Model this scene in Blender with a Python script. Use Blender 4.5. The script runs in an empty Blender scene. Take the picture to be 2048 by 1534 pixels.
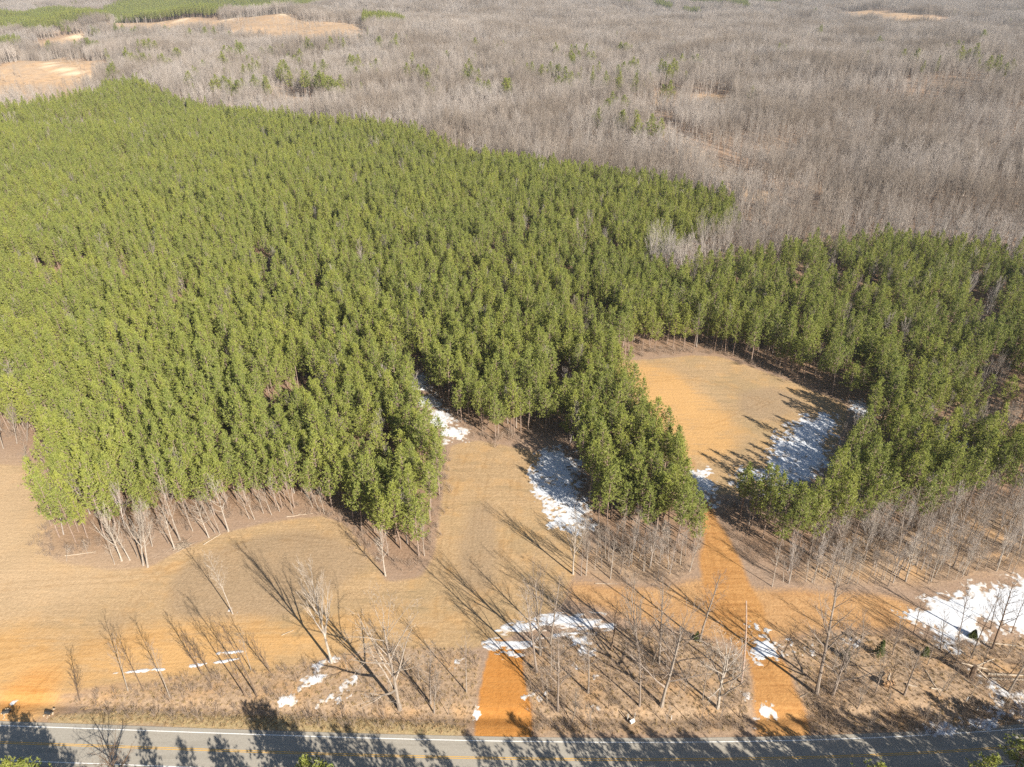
import bpy, math, random
import numpy as np
from mathutils import Vector, Matrix

S = bpy.context.scene
COL = S.collection
rng = np.random.default_rng(7)
random.seed(7)

# ------------------------------------------------------------------ camera, sky, sun, exposure
H = 120.0
HAZE = 0.00010
PITCH = math.radians(30.0)
FPX = 1446.0                       # focal length in pixels of the 2048 px wide photograph
cam_d = bpy.data.cameras.new('camera')
cam = bpy.data.objects.new('camera', cam_d); COL.objects.link(cam)
cam_d.sensor_width = 36.0
cam_d.lens = FPX / 2048 * 36.0
cam_d.clip_start = 1.0; cam_d.clip_end = 20000
cam.location = (0, 0, H)
cam.rotation_euler = (math.radians(90) - PITCH, 0, 0)
S.camera = cam

SUN_EL = math.radians(30.5)
SUN_AZ = math.radians(39.0)        # light travels towards (-sin, cos): from behind on the right
world = bpy.data.worlds.new('World'); S.world = world
world.use_nodes = True
wn = world.node_tree; wn.nodes.clear()
wo = wn.nodes.new('ShaderNodeOutputWorld'); wb = wn.nodes.new('ShaderNodeBackground')
ws = wn.nodes.new('ShaderNodeTexSky'); ws.sky_type = 'NISHITA'; ws.sun_disc = False
ws.sun_elevation = SUN_EL; ws.sun_rotation = math.pi - SUN_AZ
ws.air_density = 1.0; ws.dust_density = 0.6; ws.ozone_density = 1.5
wb.inputs['Strength'].default_value = 0.05
wn.links.new(ws.outputs[0], wb.inputs[0]); wn.links.new(wb.outputs[0], wo.inputs[0])

sun_d = bpy.data.lights.new('sun', 'SUN'); sun = bpy.data.objects.new('sun', sun_d); COL.objects.link(sun)
sun_d.energy = 5.0; sun_d.angle = math.radians(0.5); sun_d.color = (1.0, 0.93, 0.82)
LD = Vector((-math.sin(SUN_AZ) * math.cos(SUN_EL), math.cos(SUN_AZ) * math.cos(SUN_EL), -math.sin(SUN_EL)))
sun.rotation_euler = LD.to_track_quat('-Z', 'Y').to_euler()
sun.location = (200, -250, 400)

S.view_settings.view_transform = 'Standard'; S.view_settings.look = 'None'
S.view_settings.exposure = 1.2; S.view_settings.gamma = 1.0
S.render.engine = 'CYCLES'
cy = S.cycles
cy.max_bounces = 4; cy.diffuse_bounces = 2; cy.glossy_bounces = 1; cy.transmission_bounces = 2
cy.transparent_max_bounces = 4; cy.volume_bounces = 0
cy.use_denoising = False

# ------------------------------------------------------------------ terrain height and unprojection
def lattice(seed, n=128):
    return np.random.default_rng(seed).random((n, n))
_LAT = [lattice(100 + i) for i in range(6)]
def vnoise(x, y, k=0):
    x = np.asarray(x, float); y = np.asarray(y, float)
    L = _LAT[k % 6]; n = L.shape[0]
    xi = np.floor(x).astype(int); yi = np.floor(y).astype(int)
    fx = x - xi; fy = y - yi
    fx = fx * fx * (3 - 2 * fx); fy = fy * fy * (3 - 2 * fy)
    a = L[xi % n, yi % n]; b = L[(xi + 1) % n, yi % n]; c = L[xi % n, (yi + 1) % n]; d = L[(xi + 1) % n, (yi + 1) % n]
    return (a * (1 - fx) + b * fx) * (1 - fy) + (c * (1 - fx) + d * fx) * fy
def fbm(x, y, sc, oc=4, k=0):
    t = 0; a = 0.5; s = 0
    for i in range(oc):
        t = t + a * vnoise(np.asarray(x) / sc + 17.3 * i, np.asarray(y) / sc + 9.1 * i, k + i); s += a
        a *= 0.5; sc *= 0.5
    return t / s
def sstep(a, b, x):
    t = np.clip((np.asarray(x, float) - a) / (b - a), 0, 1); return t * t * (3 - 2 * t)

RX = [-93.1, -87.5, -32.9, -2.1, 24.1, 59.3, 91.0]
RYC = np.polyfit([-89, -60, -33, -2.1, 24.1, 59.3, 91.0], [79.6, 78.5, 77.5, 76.75, 76.4, 77.15, 79.0], 3)
def road_y(x):
    x = np.asarray(x, float); xc = np.clip(x, -95, 95)
    y = np.polyval(RYC, xc); d = np.polyval(np.polyder(RYC), xc)
    return y + d * (x - xc)
LANE = 3.25

def Z(x, y):
    x = np.asarray(x, float); y = np.asarray(y, float)
    far = sstep(600, 1300, np.hypot(x * 0.7, y))
    z = 0
    far2 = sstep(330, 620, y)
    z = far * (fbm(x, y, 420.0, 3, 1) - 0.5) * 90 + far2 * (fbm(x, y, 170.0, 2, 4) - 0.5) * 22
    z = z + 24 * np.exp(-((x - 450) / 190) ** 2 - ((y - 700) / 170) ** 2)
    z = z + 20 * np.exp(-((x - 130) / 260) ** 2 - ((y - 1650) / 190) ** 2)
    z = z + 10 * np.exp(-((x + 620) / 240) ** 2 - ((y - 1750) / 150) ** 2)
    dr = np.abs(y - road_y(x))
    near = sstep(5.5, 14, dr)
    z = z + near * ((fbm(x, y, 26.0, 3, 2) - 0.5) * 0.9)
    dd = y - road_y(x)
    z = z - 0.55 * np.exp(-((dd - 8.2) / 1.5) ** 2)          # roadside ditch
    z = z - 0.55 * np.exp(-((dd + 8.2) / 1.5) ** 2)
    return z

def ray(u, v):
    x = (u - 1024) / FPX; y = (767 - v) / FPX
    return np.array([x, math.cos(PITCH) + y * math.sin(PITCH), -math.sin(PITCH) + y * math.cos(PITCH)])
_T = np.exp(np.linspace(math.log(60), math.log(9000), 2500))
def gp(u, v, z=0.0):
    """the point of the terrain (raised by z) seen at photo pixel (u, v)"""
    d = ray(u, v)
    P = d[None, :] * _T[:, None]; P[:, 2] += H
    g = P[:, 2] - Z(P[:, 0], P[:, 1]) - z
    i = int(np.argmax(g < 0))
    if g[i] >= 0: i = len(_T) - 1
    if i == 0: i = 1
    a = g[i - 1] / (g[i - 1] - g[i] + 1e-9)
    p = P[i - 1] * (1 - a) + P[i] * a
    return np.array([p[0], p[1], p[2] - z])
def top_at(u, v, Y):
    d = ray(u, v); return np.array([0, 0, H]) + d * (Y / d[1])
CP, SP = math.cos(PITCH), math.sin(PITCH)
def proj(x, y, z):
    zz = np.asarray(z, float) - H
    dep = y * CP - zz * SP; up = y * SP + zz * CP
    return 1024 + FPX * x / dep, 767 - FPX * up / dep, dep
def gpoly(pts):
    return np.array([gp(p[0], p[1], p[2] if len(p) > 2 else 0.0)[:2] for p in pts])
def inside(px, py, poly):
    px = np.asarray(px); py = np.asarray(py)
    r = np.zeros(px.shape, bool); n = len(poly); j = n - 1
    for i in range(n):
        xi, yi = poly[i]; xj, yj = poly[j]
        if yi != yj:
            c = ((yi > py) != (yj > py)) & (px < (xj - xi) * (py - yi) / (yj - yi) + xi)
            r ^= c
        j = i
    return r
def edge_dist(px, py, poly):
    px = np.asarray(px, float); py = np.asarray(py, float)
    best = np.full(px.shape, 1e9); n = len(poly)
    for i in range(n):
        a = poly[i]; b = poly[(i + 1) % n]; ab = b - a
        t = np.clip(((px - a[0]) * ab[0] + (py - a[1]) * ab[1]) / (ab @ ab + 1e-9), 0, 1)
        best = np.minimum(best, np.hypot(px - a[0] - t * ab[0], py - a[1] - t * ab[1]))
    return best

# ------------------------------------------------------------------ regions read off the photograph (photo pixels, third number = height above ground)
PT = 15.0      # canopy height used where only the tree tops of an edge are visible
PINE_LEFT = gpoly([(-60, 830), (60, 880), (104, 925), (112, 1010), (86, 1085), (108, 1105), (180, 1098), (250, 1070), (345, 1045), (430, 1030), (505, 1015),
    (584, 1018), (661, 1022), (705, 1050), (738, 1095), (775, 1135), (822, 1138), (850, 1108), (868, 1050), (886, 960), (884, 915),
    (850, 868), (832, 812), (812, 748), (840, 742), (872, 798), (925, 850), (985, 884), (1060, 866), (1130, 872), (1150, 915), (1162, 985), (1172, 1045), (1205, 1072), (1300, 1085), (1392, 1108), (1408, 1085),
    (1380, 1010), (1352, 935), (1302, 872), (1256, 806), (1226, 755), (1226, 725), (1268, 704), (1390, 700), (1440, 706), (1470, 690),
    (1300, 560, 0), (1262, 522, PT), (1305, 482, PT), (1375, 456, PT), (1480, 424, PT), (1470, 384, PT), (1330, 345, PT), (1180, 322, PT), (1040, 305, PT), (935, 296, PT),
    (868, 262, PT), (800, 240, PT), (640, 226, PT), (500, 214, PT), (420, 206, PT), (330, 178, PT), (262, 152, PT), (212, 158, PT), (190, 172, PT), (130, 186, PT), (60, 196, PT), (-60, 210, PT)])
PINE_RIGHT = gpoly([(1440, 706), (1500, 730), (1560, 752), (1640, 785), (1690, 806), (1745, 812), (1722, 850), (1696, 905), (1675, 980), (1625, 1045), (1550, 1045), (1505, 1010), (1455, 1012), (1446, 1040), (1470, 1072), (1500, 1118), (1600, 1124),
    (1650, 1085), (1730, 1068), (1810, 1075), (1890, 1035), (2000, 1022), (2140, 1010),
    (2140, 560, PT), (2040, 486, PT), (1960, 468, PT), (1870, 452, PT), (1760, 450, PT), (1690, 462, PT), (1600, 468, PT), (1500, 486, PT), (1400, 512, PT), (1320, 532, PT), (1300, 560, 0), (1470, 690)])
HOLE_DARK = [gpoly([(1815, 872), (1960, 868), (2060, 880), (2060, 914), (1960, 914), (1860, 905)]),
             gpoly([(118, 258), (180, 268), (178, 282), (120, 272)])]
BARE_RIGHT = gpoly([(1545, 1160), (1600, 1128), (1645, 1075), (1730, 1048), (1800, 1055), (1890, 1005), (2000, 995), (2140, 980), (2140, 1150), (2048, 1140), (1960, 1150), (1880, 1168), (1780, 1172), (1690, 1172), (1600, 1175)])
# far pine stands (tops visible)
FAR_PINES = [gpoly(p) for p in (
    [(-40, 62, 12), (60, 60, 12), (130, 48, 12), (220, 34, 12), (210, 26, 12), (90, 22, 12), (40, 30, 12), (-40, 36, 12)],
    [(195, 30, 12), (300, 34, 12), (430, 26, 12), (560, 12, 12), (760, 4, 12), (720, -4, 12), (500, -4, 12), (370, 0, 12), (230, 12, 12)],
    [(725, 60, 0), (790, 58, 0), (812, 46, 12), (795, 34, 12), (735, 32, 12)],
    [(-40, 108, 0), (38, 104, 0), (42, 80, 12), (-40, 84, 12)],
    [(1240, 3, 10), (1270, 4, 10), (1275, -2, 10), (1238, -2, 10)],
    [(1305, 8, 10), (1342, 18, 10), (1345, 12, 10), (1320, 4, 10)],
    [(1372, 4, 10), (1500, 17, 10), (1498, 12, 10), (1430, 0, 10), (1375, -3, 10)],
    [(1365, 24, 8), (1400, 28, 8), (1398, 22, 8), (1370, 20, 8)],
    [(1500, 4, 10), (1560, 8, 10), (1560, 0, 10), (1500, -3, 10)])]
# clearings without trees among the bare woods
CLEAR_FAR = [gpoly(p) for p in (      # the near edge is given where the tree tops in front of it end
    [(218, 52), (232, 44), (330, 42), (470, 37), (590, 33), (612, 43), (640, 44), (690, 44), (728, 50), (736, 72, 13), (640, 74, 13), (470, 66, 13), (330, 57, 13), (240, 54, 13)],
    [(55, 86), (130, 72), (150, 71), (196, 84), (160, 84, 15), (110, 88, 15), (75, 92, 15)],
    [(-60, 158), (20, 128), (90, 121), (125, 116), (208, 122), (218, 150), (195, 172), (150, 176, 14), (95, 182, 15), (30, 186, 15), (-60, 192, 15)],
    [(1620, 28), (1710, 22), (1790, 25), (1830, 31), (1905, 38), (1885, 43, 13), (1780, 38, 13), (1700, 31, 13)],
    [(1306, 188), (1318, 185), (1368, 185), (1362, 192, 10), (1306, 193, 10)],
    [(1382, 190), (1462, 189), (1462, 196, 14), (1390, 197, 14)])]
def strip(pts, w, off=0.0):
    g = gpoly(pts); L = []; R = []
    if len(g) > 2:                              # smooth curve through the points
        q_ = []
        for i in range(len(g) - 1):
            p0, p1, p2, p3 = g[max(i - 1, 0)], g[i], g[i + 1], g[min(i + 2, len(g) - 1)]
            for t in np.arange(0, 1, .2): q_.append(.5 * (2 * p1 + (p2 - p0) * t + (2 * p0 - 5 * p1 + 4 * p2 - p3) * t * t + (3 * p1 - p0 - 3 * p2 + p3) * t ** 3))
        g = np.array(q_ + [g[-1]])
    for i in range(len(g)):
        t = g[min(i + 1, len(g) - 1)] - g[max(i - 1, 0)]; t = t / (np.hypot(*t) + 1e-9); n = np.array([-t[1], t[0]])
        L.append(g[i] + n * (off + w / 2)); R.append(g[i] + n * (off - w / 2))
    return np.array(L + R[::-1])
TRAILS = [strip([(1300, 240), (1330, 262), (1372, 296), (1425, 334), (1500, 384), (1550, 398)], 19),
          strip([(1262, 224), (1288, 209)], 8), strip([(520, 165), (580, 197), (622, 216)], 16), strip([(1140, 256), (1200, 238), (1262, 224)], 12),
          strip([(778, 120), (840, 116)], 30), strip([(330, 127), (430, 121), (470, 117)], 30), strip([(20, 200), (100, 189), (190, 168)], 14)]

# near ground colours
OR_MID = gpoly([(946, 1478), (1064, 1478), (1062, 1410), (1050, 1350), (1044, 1285), (985, 1280), (968, 1340), (956, 1400)])
OR_RIGHT = gpoly([(1498, 1474), (1628, 1474), (1608, 1410), (1572, 1330), (1542, 1290), (1530, 1240), (1510, 1190), (1482, 1130), (1458, 1080), (1432, 1040), (1420, 1000), (1385, 960), (1392, 930), (1372, 900), (1400, 1000), (1404, 1080), (1398, 1140), (1408, 1190), (1440, 1255), (1480, 1300), (1506, 1370), (1512, 1430)])
OR_LEFT = gpoly([(-120, 1450), (85, 1450), (120, 1405), (135, 1370), (300, 1355), (520, 1335), (660, 1310), (800, 1262), (950, 1285), (985, 1270), (985, 1245), (900, 1255), (780, 1240), (560, 1250), (420, 1240), (330, 1255), (180, 1285), (60, 1250), (-120, 1255)])
OR_BAND = gpoly([(1130, 1200), (1140, 1162), (1230, 1172), (1330, 1172), (1405, 1160), (1440, 1150), (1500, 1180), (1620, 1185), (1760, 1190), (1820, 1205), (1850, 1240), (1790, 1262), (1700, 1260), (1600, 1265), (1540, 1290), (1470, 1265), (1420, 1275), (1330, 1245), (1220, 1225)])
OR_FIELD = gpoly([(1225, 755), (1235, 735), (1265, 728), (1300, 728), (1345, 740), (1400, 790), (1470, 850), (1460, 900), (1400, 920), (1352, 915), (1302, 860), (1256, 800)])
FIELD_R = gpoly([(1226, 748), (1240, 722), (1300, 718), (1390, 711), (1440, 712), (1500, 733), (1560, 754), (1640, 788), (1694, 810), (1690, 850), (1650, 930), (1540, 985), (1430, 990), (1360, 930), (1305, 866), (1256, 800)])
FIELD_L = gpoly([(-200, 1300), (-200, 930), (0, 928), (60, 935), (108, 950), (112, 1020), (75, 1090), (115, 1125), (220, 1140), (300, 1135), (360, 1098), (440, 1070), (560, 1040), (640, 1032), (690, 1045), (735, 1105), (772, 1160), (840, 1158), (868, 1110), (880, 1010), (900, 890), (960, 880), (1060, 900), (1150, 940), (1170, 1050), (1150, 1150), (1130, 1200), (1070, 1250), (980, 1290), (930, 1300), (780, 1290), (640, 1320), (560, 1340), (300, 1360), (130, 1380), (85, 1440), (-200, 1440)])
OR_DRIVE = gpoly([(-90, 1448), (86, 1446), (112, 1408), (142, 1335), (90, 1320), (40, 1340), (0, 1390)])
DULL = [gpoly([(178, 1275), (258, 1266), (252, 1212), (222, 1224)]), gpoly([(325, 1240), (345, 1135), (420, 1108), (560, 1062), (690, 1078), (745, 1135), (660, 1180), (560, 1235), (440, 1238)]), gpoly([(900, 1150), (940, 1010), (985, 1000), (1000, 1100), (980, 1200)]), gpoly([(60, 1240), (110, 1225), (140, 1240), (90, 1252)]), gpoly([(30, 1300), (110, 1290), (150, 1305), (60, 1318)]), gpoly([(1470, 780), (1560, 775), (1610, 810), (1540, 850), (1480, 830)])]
TANLINE = gpoly([(-200, 1225), (60, 1225), (190, 1200), (300, 1150), (360, 1100), (300, 1130), (110, 1120), (75, 1090), (110, 1010), (105, 950), (0, 925), (-200, 930)])
VERGE = gpoly([(105, 1430), (240, 1425), (500, 1432), (760, 1440), (935, 1452), (935, 1474), (600, 1466), (200, 1448), (90, 1448)])
BRUSH = gpoly([(130, 1400), (250, 1372), (420, 1345), (560, 1330), (660, 1320), (800, 1290), (960, 1300), (955, 1390), (938, 1460), (600, 1455), (200, 1438)])
BRUSH_R = gpoly([(1060, 1470), (1062, 1400), (1048, 1330), (1050, 1290), (1180, 1262), (1300, 1255), (1420, 1280), (1480, 1310), (1506, 1380), (1495, 1465)])
BRUSH_RR = gpoly([(1632, 1470), (1605, 1395), (1570, 1320), (1545, 1290), (1640, 1270), (1800, 1265), (1960, 1290), (2140, 1260), (2140, 1440), (1900, 1470)])

BANK = gpoly([(1150, 1150), (1170, 1070), (1210, 1085), (1300, 1095), (1395, 1112), (1395, 1150), (1330, 1165), (1240, 1165), (1180, 1160)])
TYRE = [[(945, 1270), (950, 1150), (960, 1000), (985, 900)], [(1000, 1260), (1012, 1120), (1032, 950)], [(250, 1265), (262, 1210), (300, 1165), (335, 1125)], [(-60, 1335), (150, 1302), (400, 1275), (700, 1262), (900, 1268), (1000, 1262)], [(-60, 1285), (200, 1288), (420, 1262), (700, 1240)],
    [(640, 1330), (760, 1285), (900, 1245), (990, 1180), (1010, 1080)], [(1250, 765), (1400, 758), (1520, 800), (1610, 845)], [(1330, 835), (1420, 852), (1500, 820), (1560, 790)], [(1005, 1470), (1008, 1380), (1015, 1300), (1080, 1235), (1150, 1200)], [(1560, 1470), (1548, 1390), (1520, 1320), (1480, 1250), (1450, 1170), (1425, 1090), (1405, 1010)],
    [(1200, 1215), (1330, 1200), (1460, 1215), (1600, 1225), (1760, 1230)], [(40, 1440), (90, 1370), (160, 1310), (250, 1280)], [(-60, 1180), (120, 1165), (300, 1150), (420, 1110), (560, 1075), (680, 1090)], [(880, 1240), (890, 1100), (905, 980), (930, 900)]]

# ------------------------------------------------------------------ material helpers
def mat(name):
    m = bpy.data.materials.new(name); m.use_nodes = True; nt = m.node_tree; nt.nodes.clear()
    out = nt.nodes.new('ShaderNodeOutputMaterial'); return m, nt, out
def N(nt, t, **kw):
    n = nt.nodes.new(t)
    for k, v in kw.items():
        if k in n.inputs: n.inputs[k].default_value = v
        else: setattr(n, k, v)
    return n
def mixc(nt, fac, a, b, blend='MIX'):
    n = nt.nodes.new('ShaderNodeMix'); n.data_type = 'RGBA'; n.blend_type = blend
    for sock, v in ((n.inputs[0], fac), (n.inputs[6], a), (n.inputs[7], b)):
        if isinstance(v, (int, float)): sock.default_value = v
        elif isinstance(v, tuple): sock.default_value = v if len(v) == 4 else (*v, 1)
        else: nt.links.new(v, sock)
    return n.outputs[2]
def ramp(nt, src, a, b):
    n = nt.nodes.new('ShaderNodeMapRange'); n.inputs[1].default_value = a; n.inputs[2].default_value = b
    nt.links.new(src, n.inputs[0]); return n.outputs[0]
def math_(nt, op, a, b=0.0):
    n = nt.nodes.new('ShaderNodeMath'); n.operation = op
    for i, v in enumerate((a, b)):
        if isinstance(v, (int, float)): n.inputs[i].default_value = v
        else: nt.links.new(v, n.inputs[i])
    return n.outputs[0]
def noise(nt, scale, detail=4.0, vec=None, rough=0.6):
    n = N(nt, 'ShaderNodeTexNoise'); n.inputs['Scale'].default_value = scale; n.inputs['Detail'].default_value = detail; n.inputs['Roughness'].default_value = rough
    if vec is not None: nt.links.new(vec, n.inputs['Vector'])
    return n.outputs[0]

def foliage_mat(name, c1, c2, c3):
    m, nt, out = mat(name)
    oi = N(nt, 'ShaderNodeObjectInfo'); ge = N(nt, 'ShaderNodeNewGeometry')
    c = mixc(nt, oi.outputs['Random'], c1, c2)
    nl = noise(nt, 0.02, 3, oi.outputs['Location']); c = mixc(nt, math_(nt, 'MULTIPLY', ramp(nt, nl, .45, .65), .8), c, c2)
    c = mixc(nt, math_(nt, 'MULTIPLY', ge.outputs['Random Per Island'], 0.75), c, c3)
    d = N(nt, 'ShaderNodeBsdfDiffuse'); t = N(nt, 'ShaderNodeBsdfTranslucent'); g = N(nt, 'ShaderNodeBsdfGlossy'); g.inputs['Roughness'].default_value = 0.55
    g.inputs['Color'].default_value = (0.9, 0.9, 0.85, 1)
    nt.links.new(c, d.inputs[0]); nt.links.new(c, t.inputs[0])
    mx = N(nt, 'ShaderNodeMixShader'); mx.inputs[0].default_value = 0.27
    nt.links.new(d.outputs[0], mx.inputs[1]); nt.links.new(t.outputs[0], mx.inputs[2])
    m2 = N(nt, 'ShaderNodeMixShader'); m2.inputs[0].default_value = 0.03
    nt.links.new(mx.outputs[0], m2.inputs[1]); nt.links.new(g.outputs[0], m2.inputs[2])
    nt.links.new(m2.outputs[0], out.inputs[0]); return m
def bark_mat(name, c1, c2, scale=1.2, tint=None):
    m, nt, out = mat(name)
    oi = N(nt, 'ShaderNodeObjectInfo'); tc = N(nt, 'ShaderNodeTexCoord')
    c = mixc(nt, oi.outputs['Random'], c1, c2)
    n = noise(nt, scale, 5, tc.outputs['Object'])
    c = mixc(nt, ramp(nt, n, 0.35, 0.7), mixc(nt, 1.0, c, (0.62, 0.6, 0.58), 'MULTIPLY'), c)
    if tint:
        nl = noise(nt, 0.012, 5, oi.outputs['Location'], .7); c = mixc(nt, ramp(nt, nl, .42, .58), c, mixc(nt, 1.0, c, tint, 'MULTIPLY'))
    d = N(nt, 'ShaderNodeBsdfDiffuse'); nt.links.new(c, d.inputs[0]); nt.links.new(d.outputs[0], out.inputs[0]); return m
def plain_mat(name, c1, c2, scale, rough=0.8):
    m, nt, out = mat(name)
    tc = N(nt, 'ShaderNodeTexCoord')
    n = noise(nt, scale, 6, tc.outputs['Object'])
    c = mixc(nt, ramp(nt, n, 0.3, 0.7), c1, c2)
    p = N(nt, 'ShaderNodeBsdfPrincipled'); p.inputs['Roughness'].default_value = rough
    nt.links.new(c, p.inputs['Base Color']); nt.links.new(p.outputs[0], out.inputs[0]); return m

M_PINE = foliage_mat('pine_needles', (0.265, 0.300, 0.048), (0.125, 0.185, 0.040), (0.40, 0.39, 0.095))
M_CEDAR = foliage_mat('cedar_foliage', (0.10, 0.14, 0.035), (0.09, 0.12, 0.03), (0.14, 0.15, 0.04))
M_PBARK = bark_mat('pine_bark', (0.30, 0.22, 0.17), (0.36, 0.28, 0.23))
M_BARK = bark_mat('grey_bark', (0.36, 0.31, 0.26), (0.27, 0.22, 0.185))
M_WOODS = bark_mat('woodland_bark', (0.50, 0.445, 0.40), (0.39, 0.355, 0.33), 0.6, (0.66, 0.62, 0.57))
M_WHITE = bark_mat('pale_bark', (0.47, 0.42, 0.36), (0.40, 0.35, 0.30))
M_DARK = bark_mat('dark_bark', (0.21, 0.15, 0.11), (0.16, 0.12, 0.09))
M_BRUSH = bark_mat('brush_twigs', (0.42, 0.325, 0.25), (0.33, 0.26, 0.21))
M_GRASS = bark_mat('dry_grass', (0.47, 0.33, 0.19), (0.36, 0.27, 0.14))
M_LOG = bark_mat('bleached_wood', (0.55, 0.47, 0.37), (0.42, 0.34, 0.26))

# ------------------------------------------------------------------ mesh builders
class MB:
    def __init__(s): s.v = []; s.f = []; s.n = 0
    def tube(s, pts, rad, sides=5, cap=False):
        pts = np.asarray(pts, float); k = len(pts)
        if k < 2: return
        tan = np.gradient(pts, axis=0); tan /= np.linalg.norm(tan, axis=1)[:, None] + 1e-9
        ref = np.array([1.0, 0, 0]) if abs(tan[0][0]) < 0.8 else np.array([0, 1.0, 0])
        u = np.cross(tan, ref); u /= np.linalg.norm(u, axis=1)[:, None] + 1e-9
        w = np.cross(tan, u)
        a = np.arange(sides) * 2 * math.pi / sides
        ring = pts[:, None, :] + np.asarray(rad)[:, None, None] * (np.cos(a)[None, :, None] * u[:, None, :] + np.sin(a)[None, :, None] * w[:, None, :])
        s.v.append(ring.reshape(-1, 3))
        for i in range(k - 1):
            for j in range(sides):
                j2 = (j + 1) % sides; b = s.n + i * sides
                s.f.append((b + j, b + j2, b + sides + j2, b + sides + j))
        if cap:
            s.f.append(tuple(s.n + (k - 1) * sides + j for j in range(sides)))
            s.f.append(tuple(s.n + j for j in range(sides))[::-1])
        s.n += k * sides
    def tris(s, T):
        T = np.asarray(T, float); m = len(T)
        s.v.append(T.reshape(-1, 3))
        s.f.extend([(s.n + 3 * i, s.n + 3 * i + 1, s.n + 3 * i + 2) for i in range(m)]); s.n += 3 * m
    def box(s, c, sz, rot=0.0, tilt=0.0):
        x, y, z = [q / 2 for q in sz]
        P = np.array([(-x, -y, -z), (x, -y, -z), (x, y, -z), (-x, y, -z), (-x, -y, z), (x, -y, z), (x, y, z), (-x, y, z)])
        R = np.array(Matrix.Rotation(rot, 3, 'Z') @ Matrix.Rotation(tilt, 3, 'X'))
        s.v.append(P @ R.T + np.asarray(c)); b = s.n
        s.f.extend([tuple(b + i for i in q) for q in ((3, 2, 1, 0), (4, 5, 6, 7), (0, 1, 5, 4), (1, 2, 6, 5), (2, 3, 7, 6), (3, 0, 4, 7))]); s.n += 8
    def mesh(s, name, m):
        me = bpy.data.meshes.new(name)
        me.from_pydata(np.concatenate(s.v).tolist(), [], s.f); me.materials.append(m)
        return me
def unit(v):
    v = np.asarray(v, float); return v / (np.linalg.norm(v) + 1e-9)

def needles(r, C, n, ln, wd, up=0.45, out=None):
    """sprays of n pointed needle bundles at each centre in C, leaning up and outwards"""
    C = np.repeat(np.asarray(C), n, axis=0); m = len(C)
    d = r.normal(size=(m, 3)); d /= np.linalg.norm(d, axis=1)[:, None]
    d[:, 2] += up
    if out is not None: d += np.repeat(out, n, axis=0) * 0.35
    d /= np.linalg.norm(d, axis=1)[:, None]
    q = r.normal(size=(m, 3)); sd = np.cross(d, q); sd /= np.linalg.norm(sd, axis=1)[:, None] + 1e-9
    L = ln * r.uniform(0.7, 1.3, m)[:, None]; W = wd * r.uniform(0.7, 1.3, m)[:, None]
    return np.stack([C - sd * W - d * L * 0.25, C + sd * W - d * L * 0.25, C + d * L * 0.75], axis=1)

def build_pine(seed, h=16.0, base=0.42, R=2.7, tufts=420):
    r = np.random.default_rng(seed)
    tr = MB(); k = 7
    zz = np.linspace(-0.4, h * 0.97, k); off = np.cumsum(r.normal(0, 0.07, (k, 2)), axis=0); off[:2] = 0
    sp = np.column_stack([off, zz])
    tr.tube(sp, np.interp(zz, [0, h], [0.17, 0.03]) , 6)
    def axis(z): return np.array([np.interp(z, zz, sp[:, 0]), np.interp(z, zz, sp[:, 1]), z])
    C = []; O = []
    z = h * base; lev = 0
    nlev = 11
    lop = r.uniform(0, 6.28)
    for lev in range(nlev):
        t = lev / (nlev - 1)
        z = h * (base + (0.985 - base) * t)
        prof = (0.55 + 0.45 * min(t / 0.25, 1)) * (1 - max(0, (t - 0.25) / 0.75) ** 1.12 * 0.93)
        nb = int(round(6 - 2.5 * t)); a0 = r.uniform(0, 6.28)
        for b in range(nb):
            a = a0 + b * 2 * math.pi / nb + r.normal(0, 0.25)
            L = R * prof * r.uniform(0.62, 1.18) * (1 + 0.12 * math.cos(a - lop))
            el = r.uniform(0.10, 0.45) + 0.5 * t
            p0 = axis(z); d = np.array([math.cos(a) * math.cos(el), math.sin(a) * math.cos(el), math.sin(el)])
            p1 = p0 + d * L * 0.6; p2 = p0 + d * L + np.array([0, 0, 0.18 * L])
            if lev < 9: tr.tube([p0, p1, p2], [0.045, 0.03, 0.012], 3)
            nt_ = max(2, int(round(tufts / (nlev * 4.6) * (0.45 + 0.75 * prof))))
            for s_ in r.uniform(0.38, 1.05, nt_) ** 0.8:
                q = (p0 + (p1 - p0) * s_ / 0.6) if s_ < 0.6 else (p1 + (p2 - p1) * (s_ - 0.6) / 0.4)
                C.append(q + r.normal(0, 0.24, 3) * (0.4 + s_)); O.append(d)
        if lev in (0, 1):
            for _ in range(2):                      # dead stubs below the crown
                a = r.uniform(0, 6.28); zc = h * (base - r.uniform(0.03, 0.16)); p = axis(zc)
                tr.tube([p, p + np.array([math.cos(a), math.sin(a), 0.1]) * r.uniform(0.5, 1.2)], [0.025, 0.008], 3)
    for _ in range(5):
        C.append(axis(h * 0.975) + r.normal(0, 0.12, 3)); O.append(np.array([0, 0, 1.0]))
    C = np.array(C); O = np.array(O)
    cr = MB(); cr.tris(needles(r, C, 9, 0.50, 0.062, 0.5, O))
    return tr, cr

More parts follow.
